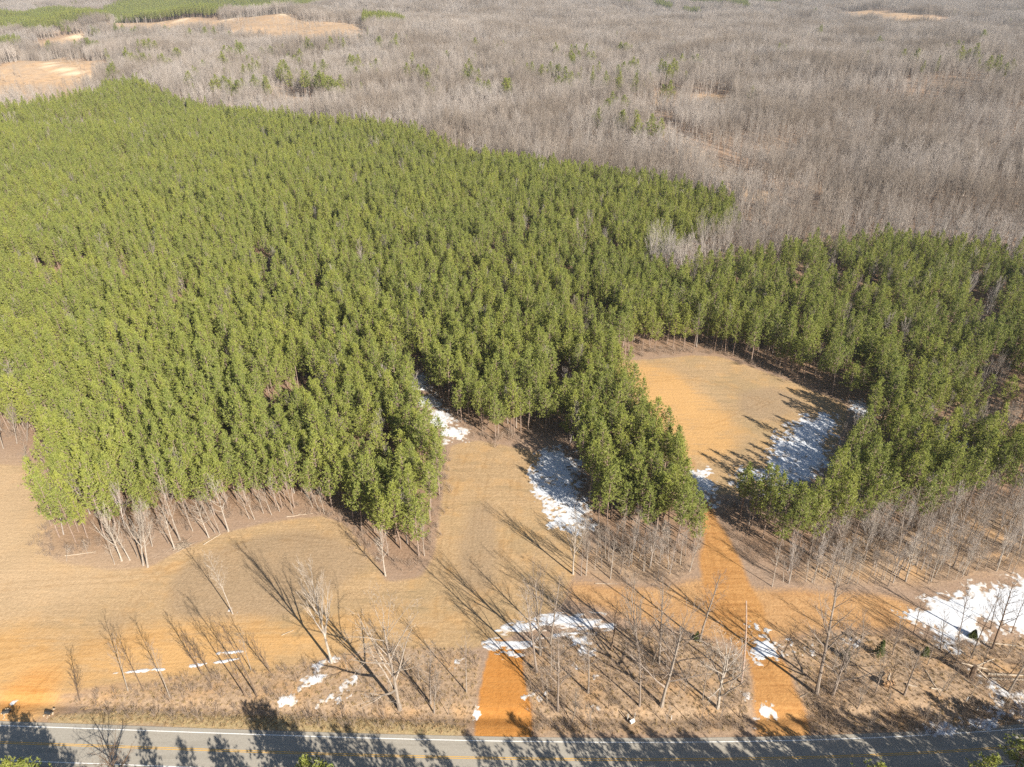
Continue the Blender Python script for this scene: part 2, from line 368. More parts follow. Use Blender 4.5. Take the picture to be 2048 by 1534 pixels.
def grow(tr, cr, r, p, d, L, rad, level, maxl, prm):
    """recursive bare branch; trunk goes into tr, all limbs into cr"""
    n = {0: 8, 1: 5, 2: 3}.get(level, 2)
    pts = [np.array(p)]; d = unit(d)
    wob = prm['wob'] * (0.5 if level == 0 else 1.0)
    for i in range(n):
        d = unit(d + r.normal(0, wob, 3) + np.array([0, 0, prm['lift'] * (0.06 if level == 0 else 0.16)]))
        pts.append(pts[-1] + d * L / n)
    pts = np.array(pts)
    end = 0.22 if level < maxl else 0.35
    rr = rad * np.linspace(1, end, n + 1)
    if level == 0:
        rr[0] *= 1.35; tr.tube(pts, rr, 7)
    elif level < maxl: cr.tube(pts, rr, 4 if level == 1 else 3)
    else:
        dd = unit(pts[-1] - pts[0]); s = unit(np.cross(dd, r.normal(size=3))); w = max(rad, prm['tw'])
        cr.tris([[pts[0] - s * w, pts[0] + s * w, pts[-1]]]); return
    nb = prm['nb'][level]
    lo = prm['first'] if level == 0 else 0.22
    for b in range(nb):
        t = lo + (0.99 - lo) * ((b + r.uniform(0.1, 0.9)) / nb)
        i = min(int(t * n), n - 1); f = t * n - i
        q = pts[i] * (1 - f) + pts[i + 1] * f; ax = unit(pts[i + 1] - pts[i])
        a = r.uniform(0, 6.28) if level else b * 2.4 + r.normal(0, 0.4)
        e1 = unit(np.cross(ax, [0.3, 0.9, 0.1])); e2 = np.cross(ax, e1)
        ang = r.uniform(*prm['ang'])
        nd = ax * math.cos(ang) + (e1 * math.cos(a) + e2 * math.sin(a)) * math.sin(ang)
        rl = prm['ratio'][level] * (1 - 0.55 * (t - lo) / (1 - lo)) * r.uniform(0.7, 1.2)
        rb = max(np.interp(t, [0, 1], [rr[0], rr[-1]]) * prm['thin'] * (1.2 if (level == 0 and prm.get('fork') and b < prm['fork']) else 1), prm['tw'] * 0.8)
        grow(tr, cr, r, q, nd, L * rl, rb, level + 1, maxl, prm)

STYLES = {
 'tall':    dict(h=20, rad=.235, wob=.05, lift=.6, nb=[20, 8, 7], first=.36, ang=(.45, 1.0), ratio=[.28, .45, .45], thin=.40, tw=.017),
 'forked':  dict(h=20, rad=.24, wob=.05, lift=1.1, nb=[15, 9, 8], first=.30, ang=(.25, .6), ratio=[.50, .42, .42], thin=.50, tw=.018, fork=4),
 'oak':     dict(h=16, rad=.27, wob=.10, lift=.35, nb=[16, 9, 8], first=.20, ang=(.55, 1.1), ratio=[.60, .45, .42], thin=.46, tw=.02, fork=5),
 'tall2':   dict(h=20, rad=.18, wob=.05, lift=.7, nb=[17, 6, 5], first=.40, ang=(.35, .9), ratio=[.32, .48, .48], thin=.36, tw=.017),
 'oak2':    dict(h=18, rad=.24, wob=.07, lift=.5, nb=[15, 8, 6], first=.32, ang=(.5, 1.0), ratio=[.46, .45, .42], thin=.42, tw=.02, fork=3),
 'slim':    dict(h=13, rad=.10, wob=.05, lift=.8, nb=[17, 7, 6], first=.38, ang=(.35, .85), ratio=[.26, .42, .45], thin=.42, tw=.014),
 'twiggy':  dict(h=8,  rad=.09, wob=.07, lift=.7, nb=[20, 7, 6], first=.18, ang=(.3, .8), ratio=[.30, .45, .45], thin=.42, tw=.014),
}
def build_bare(seed, style):
    p = STYLES[style]; r = np.random.default_rng(seed); tr, cr = MB(), MB()
    grow(tr, cr, r, (0, 0, -0.3), (r.normal(0, .03), r.normal(0, .03), 1), p['h'] + .3, p['rad'], 0, 3, p)
    return tr, cr

def merged(name, parts):
    """one mesh of several (MB, material, matrix) pieces"""
    me = bpy.data.meshes.new(name); V = []; F = []; MI = []; n = 0; ms = []
    for mb, m, X in parts:
        v = np.concatenate(mb.v)
        if X is not None:
            A = np.array(X); v = v @ A[:3, :3].T + A[:3, 3]
        if m not in ms: ms.append(m)
        V.append(v); F.extend([tuple(i + n for i in f) for f in mb.f]); MI.extend([ms.index(m)] * len(mb.f)); n += len(v)
    me.from_pydata(np.concatenate(V).tolist(), [], F)
    for m in ms: me.materials.append(m)
    me.polygons.foreach_set('material_index', MI)
    return me

# ------------------------------------------------------------------ scene objects
def link(name, data=None, parent=None):
    o = bpy.data.objects.new(name, data); COL.objects.link(o)
    if parent is not None: o.parent = parent
    return o
def tag(o, label=None, cat=None, group=None, kind=None):
    for k, v in (('label', label), ('category', cat), ('group', group), ('kind', kind)):
        if v: o[k] = v
    return o

# ---- ground: one sheet to the horizon, finer near the camera
def lines(lo, a, b, hi, st, gr, cap):
    mid = list(np.arange(a, b + 1e-6, st)); up = []; x = mid[-1]; s = st
    while x < hi: s = min(s * gr, cap); x += s; up.append(x)
    dn = []; x = mid[0]; s = st
    while x > lo: s = min(s * gr, cap); x -= s; dn.append(x)
    return np.array(dn[::-1] + mid + up)
XL = lines(-5200, -112, 112, 5200, 0.5, 1.022, 30); YL = lines(-800, 72, 235, 8500, 0.5, 1.022, 30)
GX, GY = np.meshgrid(XL, YL); nx, ny = len(XL), len(YL)
GZ = Z(GX, GY)
def blur(a, k):
    for _ in range(2):
        for ax in (0, 1):
            c = np.cumsum(np.pad(a, [(k + 1, k) if i == ax else (0, 0) for i in (0, 1)], mode='edge'), axis=ax)
            m = 2 * k + 1
            a = ((c[m:] - c[:-m]) if ax == 0 else (c[:, m:] - c[:, :-m])) / m
    return a
def raster(polys, k=3, wob=1.2):
    wx = GX + (fbm(GX, GY, 7.0, 3, 3) - .5) * 2 * wob; wy = GY + (fbm(GX, GY, 7.0, 3, 4) - .5) * 2 * wob
    r = np.zeros(GX.shape, bool)
    for p in polys:
        lo = p.min(0) - 5; hi = p.max(0) + 5
        ys = np.where((YL > lo[1]) & (YL < hi[1]))[0]; xs = np.where((XL > lo[0]) & (XL < hi[0]))[0]
        if len(ys) == 0 or len(xs) == 0: continue
        sl = (slice(ys[0], ys[-1] + 1), slice(xs[0], xs[-1] + 1))
        r[sl] |= inside(wx[sl], wy[sl], p)
    r = r.astype(float)
    return blur(r, k) if k else r
A = {}
A['mid'] = raster([OR_MID], 1, 0.35)
A['track'] = raster([OR_RIGHT], 2, 1.1)
A['orange'] = np.clip(raster([OR_LEFT], 8, 3) * .95 + raster([OR_FIELD], 6, 3) * 1.1, 0, 1)
A['clay'] = raster([OR_BAND], 5, 2)
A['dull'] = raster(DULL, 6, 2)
A['drive'] = raster([OR_DRIVE], 8, 2)
A['field'] = raster([FIELD_L, FIELD_R], 2, .7)
A['pale'] = raster([TANLINE], 12, 3)
A['verge'] = raster([VERGE], 2, .6)
A['brush'] = raster([BRUSH, BRUSH_R, BRUSH_RR], 4, 1.5)
A['tyre'] = raster([p for q in TYRE for p in (strip(q, .7, 1.0), strip(q, .7, -1.0))], 0, .15)
A['brush'] = np.maximum(A['brush'], raster([BARE_RIGHT, BANK], 6, 2) * .75)
A['path'] = raster([strip([(86, 124), (112, 134), (150, 146), (190, 160), (206, 166)], 9), strip([(60, 85), (130, 75), (150, 73), (192, 84)], 9), strip([(1264, 223), (1288, 210)], 6), strip([(240, 46), (330, 42), (470, 37), (590, 33)], 9)], 0, 1)
A['clear'] = raster(CLEAR_FAR + TRAILS, 1, 1)
A['pine'] = raster([PINE_LEFT, PINE_RIGHT], 4, 1.5)
gv = np.column_stack([GX.ravel(), GY.ravel(), GZ.ravel()])
idx = (np.arange(ny - 1)[:, None] * nx + np.arange(nx - 1)[None, :]).ravel()
gq = np.column_stack([idx, idx + 1, idx + nx + 1, idx + nx]).astype(np.int32)
gm = bpy.data.meshes.new('ground')
gm.vertices.add(len(gv)); gm.vertices.foreach_set('co', gv.ravel().astype(np.float32))
gm.loops.add(gq.size); gm.loops.foreach_set('vertex_index', gq.ravel())
gm.polygons.add(len(gq)); gm.polygons.foreach_set('loop_start', np.arange(0, gq.size, 4, dtype=np.int32))
gm.polygons.foreach_set('use_smooth', np.ones(len(gq), bool))
gm.update(calc_edges=True)
for k, a in A.items():
    at = gm.attributes.new(k, 'FLOAT', 'POINT'); at.data.foreach_set('value', a.ravel().astype(np.float32))
m, nt, out = mat('ground_soil')
tc = N(nt, 'ShaderNodeTexCoord'); P = tc.outputs['Object']
def attr(n_):
    a = N(nt, 'ShaderNodeAttribute'); a.attribute_name = n_; return a.outputs['Fac']
def stretched(rot, sx, sy):
    mp = N(nt, 'ShaderNodeMapping'); mp.inputs['Rotation'].default_value = (0, 0, rot); mp.inputs['Scale'].default_value = (sx, sy, 1)
    nt.links.new(P, mp.inputs['Vector']); return mp.outputs[0]
fine = noise(nt, 1.6, 7, P, .72); mid_ = noise(nt, 0.16, 5, P); big = noise(nt, 0.035, 4, P)
strk = noise(nt, 1.0, 5, stretched(0.05, 0.06, 0.95), .65)
strk2 = noise(nt, 1.0, 5, stretched(1.45, 0.07, 1.1), .65)
# woodland litter
lit = mixc(nt, ramp(nt, fine, .3, .7), (0.205, 0.142, 0.100), (0.385, 0.28, 0.205))
lit = mixc(nt, ramp(nt, mid_, .35, .7), lit, (0.29, 0.195, 0.13))
# field: dead grass over clay
fld = mixc(nt, ramp(nt, fine, .34, .66), (0.305, 0.200, 0.105), (0.46, 0.320, 0.180))
fld = mixc(nt, math_(nt, 'MULTIPLY', ramp(nt, strk, .42, .68), .55), fld, (0.27, 0.19, 0.105))
fld = mixc(nt, math_(nt, 'MULTIPLY', ramp(nt, big, .48, .72), .7), fld, (0.29, 0.215, 0.115))
fld = mixc(nt, math_(nt, 'MULTIPLY', ramp(nt, mid_, .5, .68), .5), fld, (0.46, 0.275, 0.115))
fld = mixc(nt, math_(nt, 'MULTIPLY', ramp(nt, noise(nt, .5, 5, stretched(1.3, .12, .7), .65), .54, .66), .5), fld, (0.23, 0.17, 0.095))
fld = mixc(nt, math_(nt, 'MULTIPLY', ramp(nt, noise(nt, .42, 6, P, .7), .56, .7), .5), fld, (0.50, 0.35, 0.20))
pale = mixc(nt, ramp(nt, fine, .3, .7), (0.40, 0.28, 0.165), (0.52, 0.375, 0.23))
orr = mixc(nt, ramp(nt, fine, .25, .75), (0.41, 0.235, 0.090), (0.54, 0.335, 0.15))
orr = mixc(nt, math_(nt, 'MULTIPLY', ramp(nt, strk, .45, .7), .6), orr, (0.50, 0.30, 0.125))
orm = mixc(nt, ramp(nt, fine, .25, .75), (0.34, 0.140, 0.032), (0.47, 0.215, 0.058))
orm = mixc(nt, math_(nt, 'MULTIPLY', ramp(nt, strk2, .45, .7), .5), orm, (0.42, 0.21, 0.065))
vrg = mixc(nt, ramp(nt, fine, .3, .7), (0.24, 0.19, 0.085), (0.45, 0.33, 0.19))
brs = mixc(nt, ramp(nt, fine, .3, .72), (0.21, 0.145, 0.095), (0.44, 0.315, 0.205))
brs = mixc(nt, math_(nt, 'MULTIPLY', ramp(nt, mid_, .5, .7), .6), brs, (0.46, 0.27, 0.12))
clr = mixc(nt, ramp(nt, mid_, .38, .62), (0.54, 0.36, 0.21), (0.36, 0.245, 0.15))
clr = mixc(nt, math_(nt, 'MULTIPLY', ramp(nt, big, .42, .6), .7), clr, (0.40, 0.30, 0.21))
def edgefac(a, w=.5):
    s = math_(nt, 'ADD', a, math_(nt, 'MULTIPLY', math_(nt, 'SUBTRACT', fine, .5), w)); return ramp(nt, s, .3, .7)
c = lit
pin = mixc(nt, ramp(nt, fine, .3, .7), (0.17, 0.105, 0.065), (0.34, 0.23, 0.155))
c = mixc(nt, attr('pine'), c, pin)
c = mixc(nt, edgefac(attr('clear'), .3), c, clr)
c = mixc(nt, attr('path'), c, mixc(nt, fine, (0.60, 0.45, 0.29), (0.72, 0.58, 0.42)))
c = mixc(nt, edgefac(attr('brush')), c, brs)
c = mixc(nt, edgefac(attr('field')), c, fld)
c = mixc(nt, math_(nt, 'MULTIPLY', attr('pale'), .8), c, pale)
sa = math_(nt, 'MULTIPLY', attr('orange'), ramp(nt, math_(nt, 'ADD', math_(nt, 'MULTIPLY', strk, .6), math_(nt, 'MULTIPLY', mid_, .6)), .38, .66))
c = mixc(nt, ramp(nt, math_(nt, 'ADD', sa, math_(nt, 'MULTIPLY', attr('orange'), .22)), .12, .9), c, orr)
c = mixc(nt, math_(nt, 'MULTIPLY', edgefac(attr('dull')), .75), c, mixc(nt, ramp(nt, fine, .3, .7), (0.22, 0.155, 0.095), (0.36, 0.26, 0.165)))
cly = mixc(nt, ramp(nt, math_(nt, 'ADD', math_(nt, 'MULTIPLY', fine, .6), math_(nt, 'MULTIPLY', mid_, .4)), .36, .62), (0.31, 0.165, 0.070), (0.47, 0.285, 0.135))
c = mixc(nt, edgefac(attr('clay'), .8), c, cly)
c = mixc(nt, edgefac(attr('drive'), .5), c, mixc(nt, ramp(nt, math_(nt, 'ADD', math_(nt, 'MULTIPLY', fine, .4), math_(nt, 'MULTIPLY', noise(nt, 1.0, 4, stretched(1.0, .08, 1.2)), .6)), .38, .62), (0.47, 0.215, 0.062), (0.58, 0.32, 0.115)))
c = mixc(nt, edgefac(attr('verge')), c, vrg)

c = mixc(nt, edgefac(attr('track'), .6), c, mixc(nt, ramp(nt, math_(nt, 'ADD', math_(nt, 'MULTIPLY', fine, .5), math_(nt, 'MULTIPLY', strk2, .5)), .38, .62), (0.315, 0.150, 0.050), (0.47, 0.255, 0.095)))
c = mixc(nt, edgefac(attr('mid'), .6), c, orm)
c = mixc(nt, math_(nt, 'MULTIPLY', attr('tyre'), math_(nt, 'MULTIPLY', ramp(nt, mid_, .35, .6), .30)), c, mixc(nt, 1.0, c, (0.60, 0.52, 0.42), 'MULTIPLY'))
p = N(nt, 'ShaderNodeBsdfPrincipled'); p.inputs['Roughness'].default_value = 0.95; p.inputs['Specular IOR Level'].default_value = 0.1
nt.links.new(c, p.inputs['Base Color'])
bmp = N(nt, 'ShaderNodeBump'); bmp.inputs['Strength'].default_value = 0.55; bmp.inputs['Distance'].default_value = 0.25
nt.links.new(math_(nt, 'ADD', fine, math_(nt, 'MULTIPLY', strk, .6)), bmp.inputs['Height']); nt.links.new(bmp.outputs[0], p.inputs['Normal'])
nt.links.new(p.outputs[0], out.inputs[0])
gm.materials.append(m)
tag(link('ground', gm), kind='structure')

# ---- road and its markings
def ribbon(name, x0, x1, o0, o1, z, m, step=1.5):
    xs = np.arange(x0, x1 + .01, step); y = road_y(xs); d = np.gradient(y, xs); nrm = np.column_stack([-d, np.ones_like(d)]); nrm /= np.hypot(*nrm.T)[:, None]
    a = np.column_stack([xs, y]) + nrm * o0; b = np.column_stack([xs, y]) + nrm * o1; n = len(xs)
    V = [(*p, z) for p in a] + [(*p, z) for p in b]
    F = [(i, i + 1, n + i + 1, n + i) for i in range(n - 1)]
    me = bpy.data.meshes.new(name); me.from_pydata(V, [], F); me.materials.append(m); return me
m, nt, out = mat('asphalt')
tc = N(nt, 'ShaderNodeTexCoord'); P = tc.outputs['Object']
mp = N(nt, 'ShaderNodeMapping'); mp.inputs['Scale'].default_value = (0.05, 0.8, 1); nt.links.new(P, mp.inputs['Vector'])
c = mixc(nt, ramp(nt, noise(nt, 3.0, 8, P, .8), .3, .7), (0.26, 0.235, 0.195), (0.36, 0.33, 0.28))
c = mixc(nt, math_(nt, 'MULTIPLY', ramp(nt, noise(nt, 1.0, 4, mp.outputs[0]), .5, .7), .5), c, (0.215, 0.195, 0.16))
p = N(nt, 'ShaderNodeBsdfPrincipled'); p.inputs['Roughness'].default_value = .9; p.inputs['Specular IOR Level'].default_value = .15
nt.links.new(c, p.inputs['Base Color']); nt.links.new(p.outputs[0], out.inputs[0])
zr = 0.06
def paint(name, c1, c2):
    m_, nt, out = mat(name); tc = N(nt, 'ShaderNodeTexCoord')
    c = mixc(nt, ramp(nt, noise(nt, 5, 6, tc.outputs['Object'], .8), .52, .72), c1, c2)
    p = N(nt, 'ShaderNodeBsdfPrincipled'); p.inputs['Roughness'].default_value = .7; nt.links.new(c, p.inputs['Base Color']); nt.links.new(p.outputs[0], out.inputs[0]); return m_
M_WP = paint('white_road_paint', (0.72, 0.72, 0.70), (0.40, 0.38, 0.34)); M_YP = paint('yellow_road_paint', (0.62, 0.34, 0.04), (0.40, 0.27, 0.09))
tag(link('road', ribbon('road', -420, 420, -LANE - .85, LANE + .85, zr, m)), kind='structure')
for o0, o1, mm in ((LANE - .08, LANE + .08, M_WP), (-LANE - .08, -LANE + .08, M_WP), (.09, .21, M_YP), (-.21, -.09, M_YP)):
    tag(link('road_marking', ribbon('road_marking', -420, 420, o0, o1, zr + .005, mm)), kind='structure')

# ------------------------------------------------------------------ plants: source meshes
PINES = [build_pine(11, 16.5, .42, 3.2, 460), build_pine(12, 15.0, .38, 3.4, 480), build_pine(13, 17.5, .46, 3.0, 460), build_pine(14, 16.0, .34, 2.7, 420), build_pine(15, 14.0, .40, 3.0, 420), build_pine(16, 16.8, .50, 2.9, 420), build_pine(17, 15.5, .36, 3.3, 480), build_pine(18, 13.0, .38, 2.5, 340)]
PINE_H = [16.5, 15.0, 17.5, 16.0, 14.0, 16.8, 15.5, 13.0]
PINE_MESH = [(t.mesh('pine_trunk', M_PBARK), c.mesh('pine_crown', M_PINE)) for t, c in PINES]
BARE = {s: [build_bare(40 + 7 * i + len(s), s) for i in range(n)] for s, n in (('tall', 4), ('forked', 2), ('oak', 3), ('slim', 4), ('twiggy', 3))}

def gn_stuff(name, protos, pts, idx, rot, scl, label, cat):
    """one object that carries many copies of a few source meshes"""
    me = bpy.data.meshes.new(name); n = len(pts)
    me.vertices.add(n); me.vertices.foreach_set('co', np.asarray(pts, np.float32).ravel())
    a = me.attributes.new('pick', 'INT', 'POINT'); a.data.foreach_set('value', np.asarray(idx, np.int32))
    a = me.attributes.new('turn', 'FLOAT_VECTOR', 'POINT'); a.data.foreach_set('vector', np.asarray(rot, np.float32).ravel())
    a = me.attributes.new('size', 'FLOAT_VECTOR', 'POINT'); a.data.foreach_set('vector', np.asarray(scl, np.float32).ravel())
    o = link(name, me); tag(o, label, cat, kind='stuff')
    ng = bpy.data.node_groups.new(name, 'GeometryNodeTree')
    ng.interface.new_socket('Geometry', in_out='INPUT', socket_type='NodeSocketGeometry'); ng.interface.new_socket('Geometry', in_out='OUTPUT', socket_type='NodeSocketGeometry')
    gi = ng.nodes.new('NodeGroupInput'); go = ng.nodes.new('NodeGroupOutput'); ip = ng.nodes.new('GeometryNodeInstanceOnPoints')
    mt = ng.nodes.new('GeometryNodeMeshToPoints'); jn = ng.nodes.new('GeometryNodeJoinGeometry')
    ng.links.new(gi.outputs[0], mt.inputs[0]); ng.links.new(mt.outputs[0], ip.inputs['Points'])
    for pm in reversed(protos):
        po = bpy.data.objects.new(name + '_source', pm)
        oi = ng.nodes.new('GeometryNodeObjectInfo'); oi.inputs['Object'].default_value = po
        g2 = ng.nodes.new('GeometryNodeGeometryToInstance'); ng.links.new(oi.outputs['Geometry'], g2.inputs[0]); ng.links.new(g2.outputs[0], jn.inputs[0])
    ng.links.new(jn.outputs[0], ip.inputs['Instance']); ip.inputs['Pick Instance'].default_value = True
    for at, ty, sock in (('pick', 'INT', 'Instance Index'), ('turn', 'FLOAT_VECTOR', 'Rotation'), ('size', 'FLOAT_VECTOR', 'Scale')):
        na = ng.nodes.new('GeometryNodeInputNamedAttribute'); na.data_type = ty; na.inputs[0].default_value = at
        ng.links.new(na.outputs[0], ip.inputs[sock])
    ng.links.new(ip.outputs[0], go.inputs[0])
    md = o.modifiers.new('copies', 'NODES'); md.node_group = ng
    return o

def scatter(poly, sp, jit=.42, row=0.0):
    """jittered hex grid of points inside a ground polygon"""
    lo = poly.min(0); hi = poly.max(0)
    xs = np.arange(lo[0], hi[0], sp); ys = np.arange(lo[1], hi[1], sp * .87)
    X, Y = np.meshgrid(xs, ys); X = X + (np.arange(len(ys)) % 2)[:, None] * sp / 2
    X = X.ravel() + rng.uniform(-jit, jit, X.size) * sp; Y = Y.ravel() + rng.uniform(-jit, jit, X.size) * sp
    k = inside(X, Y, poly); return np.column_stack([X[k], Y[k]])
def inview(P, hgt=15, m=40):
    u, v, d = proj(P[:, 0], P[:, 1], Z(P[:, 0], P[:, 1]))
    u2, v2, _ = proj(P[:, 0], P[:, 1], Z(P[:, 0], P[:, 1]) + hgt)
    return (d > 0) & (u > -m) & (u < 2048 + m) & (v2 < 1534 + m) & (v > -m)
def keep_margin(P, extra):
    """also keep what stands a little outside the frame so that its shadow and a step aside still work"""
    return inview(P, 15, extra)

# ---- pines of the two stands
LANE_GAP = strip([(1365, 880), (1398, 945), (1416, 1005), (1446, 1090), (1470, 1150)], 11)
def pine_points(poly, sp):
    P = scatter(poly, sp, .34)
    k = np.ones(len(P), bool)
    for h in HOLE_DARK: k &= ~inside(P[:, 0], P[:, 1], h)
    k &= ~inside(P[:, 0], P[:, 1], LANE_GAP)
    d = edge_dist(P[:, 0], P[:, 1], poly)
    gaps = fbm(P[:, 0], P[:, 1], 16, 2, 5)
    k &= ~((gaps + (fbm(P[:, 0], P[:, 1], 5, 2, 1) - .5) * .3 > .68) & (d > 12)) & (rng.random(len(P)) > .09)
    k &= keep_margin(P, 260)
    return P[k], d[k]
PL, dL = pine_points(PINE_LEFT, 3.65); PR, dR = pine_points(PINE_RIGHT, 4.1)
PP = np.concatenate([PL, PR]); PD = np.concatenate([dL, dR]); PS = np.array([0] * len(PL) + [1] * len(PR))
hs = rng.normal(1.0, .12, len(PP)) * (0.93 + .16 * fbm(PP[:, 0], PP[:, 1], 60, 2, 2)); ws = rng.normal(1.0, .12, len(PP))
sm = sstep(170, 300, PP[:, 1]); hs *= 1 - .08 * sm; ws *= .97 - .12 * sm
hs = np.clip(hs, .68, 1.28); ws = np.clip(ws, .7, 1.3)
pk = rng.integers(0, 8, len(PP)); ro = rng.uniform(0, 6.28, len(PP)); pz = Z(PP[:, 0], PP[:, 1])
uu, vv, dep = proj(PP[:, 0], PP[:, 1], pz + 10)
vis = (uu > 0) & (uu < 2048) & (vv < 1534) & (vv > 0)
order = np.argsort(np.where(vis, dep, 1e9))
N_IND = 285
ind = order[:N_IND]; rest = np.setdiff1d(np.arange(len(PP)), ind)

LAND = [((105, 1105), 'left tip of the big stand'), ((250, 1085), 'grey bare trees at the left field edge'), ((430, 1040), 'pale trunks above the curved field edge'), ((590, 1025), 'pale fallen stick at the field edge'),
    ((740, 1110), 'long shadow west of the pine spit'), ((815, 1145), 'pine spit in the tan field'), ((880, 1000), 'strip of tan grass east of the spit'), ((870, 860), 'snow in the narrow inlet'), ((990, 880), 'head of the tan grass strip'),
    ((1110, 960), 'big blue shaded snow patch'), ((1190, 1060), 'twin white trunked tree'), ((1310, 1085), 'brushy bank above the orange clay'), ((1400, 1090), 'orange clay track bend'), ((1385, 960), 'snow on the clay track'),
    ((1310, 800), 'west side of the round clearing'), ((1500, 990), 'dark lane south of the round clearing'), ((1600, 940), 'long snow strip by the clearing'), ((1560, 1110), 'bare saplings east of the clay track'), ((1700, 1050), 'grey sapling thicket'), ((1850, 1020), 'upper edge of the sapling thicket'), ((1990, 985), 'dark gap in the right hand stand')]
LXY = np.array([gp(*a)[:2] for a, _ in LAND])
def pine_label(i, used):
    x, y = PP[i]; j = int(np.argmin(np.hypot(*(LXY - PP[i]).T)))
    hh = 'short' if hs[i] < .95 else ('tall' if hs[i] > 1.06 else 'medium'); ww = 'narrow' if ws[i] < .93 else ('broad' if ws[i] > 1.08 else 'even')
    row = 'on the edge' if PD[i] < 3.2 else ('in the second row' if PD[i] < 7 else 'deeper in')
    return f'{hh} {ww} pine {row} by {LAND[j][1]}'
def add_tree(name, tm, cm, loc, rotz, scl, label, cat, group, tilt=None):
    r = link(name); r.location = loc; r.rotation_euler = (tilt[0] if tilt else 0, tilt[1] if tilt else 0, rotz); r.scale = scl
    r.empty_display_size = .5
    tag(r, label, cat, group)
    link('trunk', tm, r); link('crown', cm, r); return r
labels_used = {}
for i in ind:
    t, c = PINE_MESH[pk[i]]
    add_tree('pine_tree', t, c, (*PP[i], pz[i]), ro[i], (ws[i], ws[i], hs[i]), pine_label(i, labels_used), 'pine tree', 'pines of the plantation')

# ---- pines on the near side of the road: their tops and shadows reach into the picture
road_pines = []
for u, v, hgt in ((6, 1522, 15), (40, 1522, 13.5), (612, 1518, 16), (640, 1526, 14), (1995, 1516, 15.5), (1770, 1533, 13)):
    d = ray(u, v); t = (hgt - H) / d[2]; p_ = np.array([0, 0, H]) + d * t
    road_pines.append((p_[0], p_[1], hgt))
NP = []; NH = []
TIPS = [(-60,1430),(-25,1440),(3,1445),(30,1462),(45,1460),(62,1467),(90,1485),(133,1518),(267,1478),(243,1493),(412,1468),(437,1472),(493,1435),(515,1423),(537,1427),(563,1438),(590,1455),(620,1470),(647,1485),(677,1487),(360,1517),
    (690,1493),(745,1477),(733,1487),(786,1497),(816,1510),(838,1472),(863,1485),(905,1507),(966,1487),(1041,1473),(1026,1490),(1080,1485),(1111,1455),(1143,1453),(1206,1458),(1240,1480),(1286,1495),(1316,1473),(1325,1443),
    (1376,1457),(1466,1455),(1523,1448),(1559,1455),(1621,1448),(1696,1425),(1701,1447),(1776,1427),(1796,1425),(1836,1418),(1883,1412),(1912,1412),(1906,1375),(1955,1400),(2000,1390),(2040,1380),(2075,1395),(2110,1400),
    (1340,1490),(1400,1485),(1440,1492),(1490,1488),(1540,1490),(1590,1485),(1640,1480),(1680,1488),(1730,1470),(1770,1475),(1810,1462),(1860,1465),(1900,1455),(1940,1460),(1980,1450),(2020,1445),(2060,1440),
    (1360,1510),(1480,1512),(1600,1508),(1720,1505),(1780,1505),(1840,1500),(1880,1495),(1930,1500),(1980,1490),(2030,1485),(2080,1480)]
TIPS += [(u_, 1486 + 40 * rng.random() - max(0, u_ - 1500) * .05) for u_ in np.arange(1290, 2150, 24)] + [(u_, 1495 + 35 * rng.random()) for u_ in np.arange(-60, 110, 20)]
for u, v in TIPS:
    t_ = gp(u, v)[:2]
    for hh in np.arange(17.5, 9, -.5):
        L = hh / math.tan(SUN_EL); bx_, by_ = t_[0] + L * math.sin(SUN_AZ), t_[1] - L * math.cos(SUN_AZ)
        if proj(bx_, by_, hh)[1] > 1545: break
    NP.append((bx_, by_)); NH.append(hh)
NH = np.array(NH)
NP = np.array(NP)

# ---- far pines: whole stands and single ones among the bare woods (tops seen at these photo pixels)
FP = [scatter(p, 5.5, .4) for p in FAR_PINES]
FAR1 = [(250,112),(268,108),(275,118),(288,116),(330,95),(325,118),(352,105),(360,108),(345,122),(405,130),(392,140),(382,155),(225,135),(222,145),(455,95),(448,105),(465,100),(472,108),(455,122),(478,92),(505,120),(498,138),(510,130),(500,165),(450,158),(438,168),(470,172),
    (530,140),(525,168),(540,100),(555,142),(560,135),(585,115),(592,125),(590,108),(580,155),(612,160),(608,145),(630,138),(640,142),(645,160),(655,165),(668,172),(688,90),(628,92),(612,88),(660,80),(655,100),(710,138),(720,125),(695,125),(785,88),(790,80),(755,85),(820,142),(822,120),(855,152),(862,175),(890,108),(935,125),(935,148),(955,148),(968,168),(1010,172),(1005,90),(950,88),
    (1120,98),(1160,115),(1170,105),(1175,100),(1178,118),(1152,118),(1066,138),(1105,142),(1085,145),(1128,145),(1130,160),(1248,138),(1272,132),(1265,130),(1335,138),(1345,120),(1348,88),(1385,125),(1358,140),(1325,182),(1230,202),(1195,228),(1272,235),(1305,258),(1208,165),(1235,165),(1500,180),
    (15,30),(70,10),(150,8),(135,52),(182,58),(200,60),(235,58),(265,60),(330,60),(335,62),(385,65),(410,62),(425,66),(455,68),(155,90),(170,88),(185,90),(120,105),(95,90),(100,92),(145,140),(285,88),(300,92),(1750,15),(1765,14),(1780,16),(1825,18),(1838,20),(1880,18),(1632,20),(1700,15),(1960,75),(1640,62),(1758,85),(1235,97),(1245,96),(1255,97),(1265,96),(1572,96),(1890,95),(1835,112),(1800,108),(1950,105),(2010,130)]
fs = []
for u, v in FAR1:
    q = gp(u, v, 17.0); fs.append(q[:2] + rng.normal(0, 2, 2))
    for _ in range(int(rng.integers(0, 4))): fs.append(q[:2] + rng.normal(0, 6, 2))
FAR2 = []
for _ in range(150):
    u = rng.uniform(0, 1500); v = rng.uniform(60, 175); FAR2.append(gp(u, v, 12.0)[:2])
for _ in range(60):
    u = rng.uniform(1500, 2048); v = rng.uniform(5, 140); FAR2.append(gp(u, v, 12.0)[:2])
fs = np.array(fs); FAR2 = np.array(FAR2)
